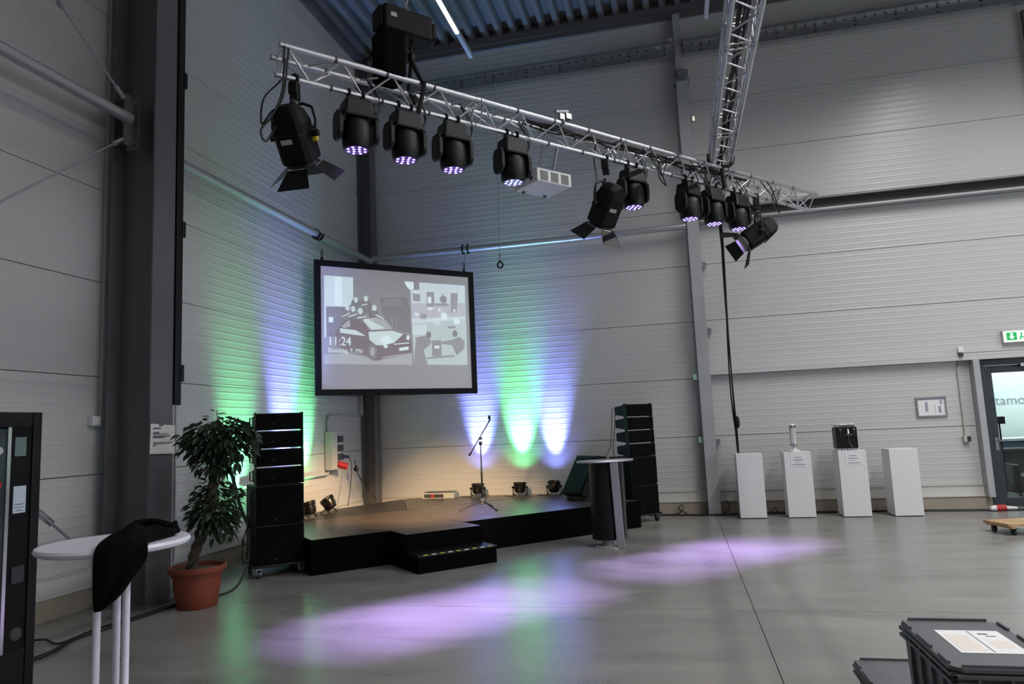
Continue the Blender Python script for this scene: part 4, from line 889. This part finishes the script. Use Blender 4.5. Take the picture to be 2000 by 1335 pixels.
# extra black cables hanging at the free truss end
t = thing('truss_cable', 'two black cables looping down from the free truss end to the spot', 'cable')
MB().tube(spline([T(.05, 0, .02), T(.03, -.03, -.1), T(.02, -.02, -.4), T(-.05, 0, -.62), T(-.14, .02, -.76), T(-.1, .02, -.85), T(.0, .05, -.66)], 6), .009, 6).tube(spline([T(.08, 0, .02), T(.06, -.03, -.15), T(.03, 0, -.45), T(-.06, .03, -.64), T(.02, .06, -.63)], 6), .008, 6).build('cord', M['rubber'], t, smooth=True)
for lab, s in (('black cable loops hanging below the truss beside the middle moving head', 4.55), ('black cable loops hanging below the truss inside the trio of moving heads', 5.4), ('black cable loops hanging below the truss beside the last barn-door spot', 6.85)):
    t = thing('truss_cable', lab, 'cable')
    MB().tube(spline([T(s-.2, 0, 0), T(s-.1, -.02, -.12), T(s, -.02, -.34), T(s+.06, .0, -.42), T(s+.02, .06, -.3), T(s+.1, .1, -.1), T(s+.25, .12, -.02)], 6), .008, 6).tube(spline([T(s-.25, .05, 0), T(s-.05, .02, -.2), T(s+.03, .02, -.3), T(s+.15, .05, -.12), T(s+.3, .1, .0)], 6), .007, 6).build('cord', M['rubber'], t, smooth=True)
tcl = thing('truss_clamp', 'metal double clamp riding on top of the lighting truss', 'clamp', T(3.02, 0, 0), TA)
MB().tube([(0, .036*math.cos(a*PI/6), .036*math.sin(a*PI/6)) for a in range(-4, 11)], .016, 6).box(-.03, .03, -.02, .02, .035, .10).cyl((-.08, 0, .11), (.09, 0, .15), .022, n=10).box(.05, .12, -.03, .03, .06, .12).build('clamp_body', M['galv'], tcl)
# ---------------------------------------------------------------- projector under the truss
pj = thing('projector', 'white video projector hanging under the lighting truss', 'projector', T(3.05, .22, -.207), TA)
MB().box(-.24, .24, -.02, .40, -.40, -.25).build('body', M['white'], pj, bevel=.012)
for k in range(3):
    v = MB().box(-.20+k*.145, -.09+k*.145, -.024, -.019, -.385, -.275).build('vent', M['boxgrey'], pj)
    for j in range(7): MB().box(-.195+k*.145+j*.0145, -.188+k*.145+j*.0145, -.026, -.023, -.382, -.278).build('slat', M['darkgrey'], v)
MB().box(-.2405, -.238, .06, .12, -.36, -.32).box(-.2405, -.238, .2, .24, -.31, -.29).build('port_panel', M['darkgrey'], pj)
MB().cyl((-.02, .40, -.325), (-.02, .45, -.325), .05, .055, 16).build('lens', M['black'], pj, smooth=True)
MB().box(-.10, .10, .05, .25, -.25, -.235).cyl((0, -.0, -.25), (0, -.10, 0), .018, n=8).cyl((-.06, .2, -.25), (-.06, .02, .18), .012, n=8).build('mount', M['galv'], pj)
for sx in (-.15, .15): MB().cyl((sx, .35, -.40), (sx, .35, -.415), .02, n=8).build('foot', M['black'], pj)
# ---------------------------------------------------------------- ceiling LED strips
sl = ['ceiling LED strip above the chain hoist', 'ceiling LED strip above the cross truss', 'ceiling LED strip above the pedestal side of the hall', 'ceiling LED strip nearest the far side wall']
for k, x in enumerate((-3.07, .89, 4.85, 8.8)):
    t = thing('led_strip', 'slim white '+sl[k], 'lamp', (x, 0, 8.0), 0, 'ceiling LED strips')
    MB().box(-.035, .035, -8, 11.2, .03, .08).build('housing', M['ltsteel'], t)
    MB().box(-.03, .03, -8, 10.4, 0, .03).build('lit_diffuser', M['strip'], t)
    MB().box(-.03, .03, 10.41, 11.2, 0, .03).build('end_diffuser', M['strip_off'], t)
    for yy in range(-8, 12, 3): MB().cyl((0, yy, .08), (0, yy, ZC-8.0+.01), .003, n=5).build('wire', M['galv'], t)
    for j in range(3): area('lamp', t, (0, -5.0+j*6.1, -.01), (0, 0, -1), STRIP_W[k]*(.25, .8, 1.45)[j], .06, 6.0, (1, .985, .97), 152)
# unseen side window, added to brighten the door side of the hall
wn = struct(MB().box(XR-.03, XR, -5, 9, 1.2, 4.2).build('added_window_1', M['fill_pane']))
MB().box(XR-.06, XR-.03, -5.1, 9.1, 4.2, 4.3).box(XR-.06, XR-.03, -5.1, 9.1, 1.1, 1.2).build('added_window_frame', M['anthra'], wn)
for k in range(8): MB().box(XR-.06, XR-.03, -5.05+k*2-.03, -5.05+k*2+.03, 1.2, 4.2).build('added_mullion', M['anthra'], wn)
area('side_fill', wn, (XR-.1, 2, 2.7), (-1, 0, .05), SIDE_FILL_W, 14, 3, (.86, .94, 1))

# ================================================================= LEFT FOREGROUND
vm = thing('vending_machine', 'tall black vending machine with a glass front at the picture edge', 'vending machine')
MB().box(-5.06, -4.30, 3.05, 4.02, .04, 1.83).build('cabinet', M['black'], vm, bevel=.01)
MB().box(-4.30, -4.262, 3.05, 3.09, .04, 1.83).box(-4.30, -4.255, 3.955, 4.02, .04, 1.83).box(-4.30, -4.262, 3.09, 3.955, 1.73, 1.83).box(-4.30, -4.262, 3.09, 3.955, .04, .3).build('door_frame', M['black'], vm, bevel=.004)
MB().box(-4.30, -4.268, 3.80, 3.955, .3, 1.73).build('control_panel', M['blackm'], vm)
MB().box(-4.285, -4.275, 3.09, 3.775, .5, 1.72).build('glass_front', mat('tinted_glass', C(60, 70, 72), .05, spec=.6), vm)
MB().box(-4.285, -4.262, 3.775, 3.80, .3, 1.73).build('chrome_strip', M['chrome'], vm)
for k in range(5): MB().cyl((-4.274, 3.72, .7+k*.22), (-4.262, 3.72, .7+k*.22), .025, n=10).build('product_spot', M['boxgrey' if k == 4 else 'red'], vm)
MB().box(-4.268, -4.262, 3.828, 3.91, 1.54, 1.665).build('display', mat('teal_display', C(92, 116, 112), .3), vm)
st_ = MB().box(-4.268, -4.263, 3.830, 3.922, 1.17, 1.345).build('sticker', mat('white_sticker', C(205, 215, 230), .5), vm)
MB().box(-4.263, -4.2618, 3.84, 3.912, 1.225, 1.229).box(-4.263, -4.2618, 3.84, 3.912, 1.205, 1.208).box(-4.263, -4.2618, 3.85, 3.90, 1.185, 1.189).build('sticker_print', M['ink'], st_)
MB().box(-4.268, -4.261, 3.838, 3.93, .72, .83).build('keypad', M['darkgrey'], vm, bevel=.004)
MB().lathe([(.045, 0), (.04, .008), (.02, .009)], (0, 0, 0), 16, Matrix.Translation((-4.268, 3.889, .40)) @ Matrix.Rotation(PI/2, 4, 'Y')).build('lock', M['darkgrey'], vm)
for yy in (3.15, 3.92): MB().box(-5.0, -4.34, yy-.04, yy+.04, 0, .04).build('foot', M['darkgrey'], vm)
# bar table
bt = thing('bar_table', 'round white plastic bar table with slim tube legs', 'table', (-2.835, 3.128, 0), .2)
MB().lathe([(.10, 1.06), (.325, 1.062), (.345, 1.07), (.352, 1.085), (.345, 1.098), (.335, 1.10), (.32, 1.098)], (0, 0, 0), 64).build('top', M['plastic_w'], bt, smooth=True)
MB().lathe([(.12, 1.03), (.13, 1.06)], (0, 0, 0), 24).build('top_bracket', M['plastic_w'], bt)
for k, a in enumerate((-.2, 1.9, 4.0)):
    c_, s_ = math.cos(a), math.sin(a)
    MB().tube([(.075*c_, .075*s_, 1.035), (.075*c_, .075*s_, .22), (.14*c_, .14*s_, .10), (.33*c_, .33*s_, .018)], .0185, 12).build('leg', M['plastic_w'], bt, smooth=True)
    MB().cyl((.31*c_, .31*s_, .0), (.31*c_, .31*s_, .02), .024, n=10).build('foot', M['darkgrey'], bt)
MB().lathe([(.07, .16), (.07, .19)], (0, 0, 0), 16).build('leg_ring', M['plastic_w'], bt)
# black jacket draped over the table
jk = thing('jacket', 'black cloth jacket draped over the edge of the white bar table', 'jacket')
Lp = [(-2.70, 3.40, 1.112), (-2.82, 3.43, 1.122), (-2.90, 3.40, 1.13), (-2.88, 3.20, 1.135), (-2.75, 2.97, 1.13), (-2.665, 2.82, 1.112), (-2.647, 2.79, 1.05), (-2.645, 2.79, .96), (-2.643, 2.795, .90), (-2.639, 2.80, .836)]
Rp = [(-2.60, 3.32, 1.11), (-2.57, 3.18, 1.112), (-2.56, 3.08, 1.115), (-2.52, 3.00, 1.118), (-2.50, 2.965, 1.115), (-2.475, 2.935, 1.10), (-2.478, 2.93, 1.045), (-2.515, 2.90, .98), (-2.56, 2.86, .896), (-2.622, 2.812, .842)]
Ls, Rs = spline(Lp, 3), spline(Rp, 3); NJ = 11
vs, fs = [], []
for i, (a, b) in enumerate(zip(Ls, Rs)):
    hang = max(0, min(1, (i-14)/4))
    for j in range(NJ):
        t = j/(NJ-1); p = a.lerp(b, t)
        wv = (math.sin(t*8+i*.3)*.5+math.sin(t*15-i*.22+1.3)*.3+math.sin(i*.55+t*3)*.25)*.5+.5
        env = math.sin(PI*min(1, max(0, t)))
        p = p + Vector((0, 0, (.07*env*wv+.012*math.sin(i*1.1+t*5)*env)*(1-hang))) + Vector((.67, -.74, 0))*(hang*(.012+.055*wv*env))
        vs.append(p)
m_ = len(Ls)
fs = [(i*NJ+j, i*NJ+j+1, (i+1)*NJ+j+1, (i+1)*NJ+j) for i in range(m_-1) for j in range(NJ-1)]
o = MB().add(vs, fs).build('cloth', M['cloth'], jk, smooth=True)
so = o.modifiers.new('thick', 'SOLIDIFY'); so.thickness = .014; so.offset = 0
ss = o.modifiers.new('sub', 'SUBSURF'); ss.levels = 1; ss.render_levels = 1
mb = MB().tube(spline([(-2.62, 3.30, 1.125), (-2.70, 3.30, 1.15), (-2.80, 3.33, 1.155), (-2.86, 3.28, 1.15)], 5), .03, 8)
mb.build('sleeve', M['cloth'], jk, smooth=True)
# cables on the floor by the machine and the column
for lab, pts, r in (('thick black cable on the floor from the vending machine past the dark column', [(-4.9, 4.3, .016), (-4.85, 4.7, .016), (-4.98, 5.1, .016), (-4.95, 5.5, .016), (-4.92, 5.95, .016), (-4.93, 6.5, .016), (-5.0, 7.0, .016)], .016),
        ('looped thin black cable on the floor behind the bar table', [(-4.95, 4.25, .01), (-5.15, 4.75, .06), (-5.2, 5.0, .03), (-5.02, 4.98, .01), (-5.05, 5.4, .012), (-4.99, 5.9, .01), (-5.0, 6.6, .01)], .009)):
    t = thing('floor_cable', lab, 'cable'); MB().tube(spline(pts, 8), r, 6).build('cord', M['rubber'], t, smooth=True)

# ================================================================= FICUS
PX, PY = -4.68, 6.22
pot = thing('plant_pot', 'round terracotta plant pot with a thick rim', 'pot', (PX, PY, 0))
MB().lathe([(.175, 0), (.185, .01), (.205, .15), (.225, .30), (.235, .30), (.24, .33), (.262, .335), (.268, .35), (.268, .385), (.255, .39), (.245, .385), (.235, .34)], (0, 0, 0), 40).build('shell', M['terra'], pot, smooth=True)
MB().lathe([(.01, .35), (.12, .352), (.24, .345)], (0, 0, 0), 24).build('soil', M['soil'], pot, smooth=True)
fi = thing('ficus_tree', 'potted ficus tree with braided trunk and two leafy crowns', 'plant', (PX, PY, .35))
tk = [(-.07, 0, -.04), (-.03, 0, .15), (.05, .0, .34), (.12, 0, .55), (.17, 0, .8), (.21, 0, 1.05), (.25, 0, 1.25)]
sp0 = spline(tk, 10)
for k in range(3):
    pts = [q+Vector((.032*math.cos(i*.42+k*2.09), .032*math.sin(i*.42+k*2.09), 0)) for i, q in enumerate(sp0)]
    MB().tube(pts, .026, 8).build('trunk', M['bark'], fi, smooth=True)
lf = MB()
lf.add([(0, 0, 0), (.018, .022, .006), (.022, .05, .004), (.0, .095, -.012), (-.022, .05, .004), (-.018, .022, .006), (0, .03, -.004), (0, .06, -.006)],
       [(0, 1, 6), (1, 2, 7, 6), (2, 3, 7), (0, 6, 5), (5, 6, 7, 4), (4, 7, 3)])
leaf0 = lf.build('leaf', M['leaf'], fi, smooth=True)
stuff = MB(); leaf_v = [Vector(v) for v in lf.v]; cnt = 0
blobs = [((.25, 0, 1.27), (.34, .32, .20), 520), ((.06, .0, 1.20), (.24, .22, .24), 170), ((.42, -.03, 1.24), (.20, .2, .24), 150), ((.24, 0, 1.02), (.17, .16, .16), 110), ((.20, 0, .62), (.24, .22, .24), 330), ((.28, -.04, .42), (.17, .14, .14), 110), ((.08, 0, .48), (.16, .14, .12), 70)]
tips = []
for (cx, cy, cz), (rx, ry, rz), nl in blobs:
    for k in range(nl):
        u = Vector((random.gauss(0, 1), random.gauss(0, 1), random.gauss(0, 1))).normalized()
        r = random.uniform(.45, 1.05)
        p = Vector((cx+u.x*rx*r, cy+u.y*ry*r, cz+u.z*rz*r))
        d = Vector((u.x, u.y, u.z*.5-.55+random.uniform(-.3, .3))).normalized()
        q = d.to_track_quat('Y', 'Z') @ Quaternion((0, 1, 0), random.uniform(-.9, .9))
        tips.append((p.dot(Vector((.6, -.8, .0))) + r*.1, p, q, random.uniform(.75, 1.15)))
for p in ((.18, 0, 1.53), (.22, 0, 1.50), (.14, -.02, 1.48), (.10, 0, 1.46), (.32, 0, 1.50), (.30, 0, 1.46)):
    tips.append((9, Vector(p), Vector((random.uniform(-1, 1), -.4, .1)).normalized().to_track_quat('Y', 'Z'), .9))
tips.sort(key=lambda t: -t[0])
for k, (_, p, q, sc_) in enumerate(tips):
    if k < 300:
        o = leaf0 if k == 0 else leaf0.copy()
        if k: COL.objects.link(o)
        o.location = p; o.rotation_mode = 'QUATERNION'; o.rotation_quaternion = q; o.scale = (sc_,)*3
    else:
        stuff.add([p + q @ (v*sc_) for v in leaf_v], lf.f)
fo = stuff.build('foliage', M['leaf'], fi, smooth=True); fo['kind'] = 'stuff'
tw = MB()
for (cx, cy, cz), (rx, ry, rz), nl in blobs:
    for k in range(7):
        u = Vector((random.gauss(0, 1), random.gauss(0, 1), random.uniform(-.3, 1))).normalized()
        b0 = min(sp0, key=lambda q: abs(q.z-(cz-.1)))
        e = Vector((cx+u.x*rx*.8, cy+u.y*ry*.8, cz+u.z*rz*.8)); tw.tube([b0, b0.lerp(e, .5)+Vector((0, 0, .04)), e], .006, 5)
tw.tube([(.24, 0, 1.3), (.22, 0, 1.42), (.2, 0, 1.54)], .004, 5)
tb = tw.build('twigs', M['bark'], fi, smooth=True); tb['kind'] = 'stuff'

# ================================================================= RIGHT FOREGROUND
def container(name, label, x0, x1, y0, y1, z0, z1, lidname):
    t = thing(name, label, 'box', ((x0+x1)/2, (y0+y1)/2, z0)); hx, hy, h = (x1-x0)/2, (y1-y0)/2, z1-z0
    tp = .03
    vs = [(-hx+tp, -hy+tp, 0), (hx-tp, -hy+tp, 0), (hx-tp, hy-tp, 0), (-hx+tp, hy-tp, 0), (-hx+.015, -hy+.015, h-.03), (hx-.015, -hy+.015, h-.03), (hx-.015, hy-.015, h-.03), (-hx+.015, hy-.015, h-.03)]
    MB().add(vs, [(0, 3, 2, 1), (4, 5, 6, 7), (0, 1, 5, 4), (1, 2, 6, 5), (2, 3, 7, 6), (3, 0, 4, 7)]).build('body', M['box'], t, bevel=.012)
    for zz in (h-.075, h-.045):
        MB().box(-hx, hx, -hy, -hy+.02, zz-.008, zz+.008).box(-hx, hx, hy-.02, hy, zz-.008, zz+.008).box(-hx, -hx+.02, -hy, hy, zz-.008, zz+.008).box(hx-.02, hx, -hy, hy, zz-.008, zz+.008).build('rim', M['box'], t, bevel=.003)
    if h > .3:
        for xx in (-hx*.55, hx*.55, 0):
            MB().box(xx-.006, xx+.006, -hy+.004, -hy+.03, .05, h-.05).build('rib', M['box'], t)
        for yy in (-hy*.6, -hy*.2, hy*.2, hy*.6):
            MB().box(-hx+.004, -hx+.03, yy-.006, yy+.006, .05, h-.05).build('rib', M['box'], t)
        MB().box(-.07, .07, -hy-.002, -hy+.02, h-.19, h-.11).build('handle_opening', M['black'], t)
    l = MB().prism([(-hx+.04, -hy), (hx-.04, -hy), (hx, -hy+.04), (hx, hy-.04), (hx-.04, hy), (-hx+.04, hy), (-hx, hy-.04), (-hx, -hy+.04)], h-.03, h-.012).build('lid', M['box'], t, bevel=.004)
    b = .03
    MB().box(-hx+.04, hx-.04, -hy+.004, -hy+.014, h-.012, h).build('lid_edge', M['box'], l)
    MB().box(-hx+.04, hx-.04, hy-.014, hy-.004, h-.012, h).build('lid_edge', M['box'], l)
    for (ya, yb) in ((-hy+.05, -hy+.16), (-.09, .09), (hy-.16, hy-.05)):
        for sx in (-hx+.009, hx-.009): MB().box(sx-.005, sx+.005, ya, yb, h-.012, h).build('lid_tab', M['box'], l)
    return t
container('storage_box', 'tall grey plastic storage container with a paper label on its lid', .945, 1.355, 3.12, 3.80, .0, .61, 'lid')
lp_ = thing('label_sheet', 'white paper label lying on the lid of the tall storage container', 'paper', (1.17, 3.46, .5985), 0)
MB().box(-.125, .125, -.15, .17, 0, .0015).build('sheet', M['paper'], lp_)
MB().box(.0, .004, -.14, .16, .0013, .002).box(.03, .07, .11, .125, .0013, .002).box(.05, .09, .08, .09, .0013, .002).build('print', M['ink'], lp_)
MB().box(-.11, -.02, -.12, .1, .0013, .0019).box(.03, .11, -.08, .02, .0013, .0019).build('stains', mat('paper_stain', C(218, 210, 202), .8), lp_)
container('storage_box', 'low flat grey plastic container lid beside the tall storage container', .853, 1.253, 3.86, 4.47, .0, .22, 'lid')
wd_ = thing('wooden_dolly', 'raw wooden furniture dolly with black casters on the concrete floor', 'dolly', (3.83, 10.25, 0), .25)
for k in range(3): MB().box(-.03, .62, -.22+k*.16, -.075+k*.16, .105, .14).build('plank', M['wood'], wd_, bevel=.003)
MB().box(-.0, .06, -.22, .245, .085, .105).box(.5, .56, -.22, .245, .085, .105).build('batten', M['wood'], wd_)
for x in (.06, .52):
    for y in (-.16, .18):
        c = MB().box(x-.04, x+.04, y-.04, y+.04, .08, .086).box(x-.025, x-.02, y-.02, y+.02, .03, .08).box(x+.02, x+.025, y-.02, y+.02, .03, .08).build('caster', M['darkgrey'], wd_)
        MB().cyl((x-.016, y, .038), (x+.016, y, .038), .038, n=14).build('wheel', M['black'], c, smooth=True)
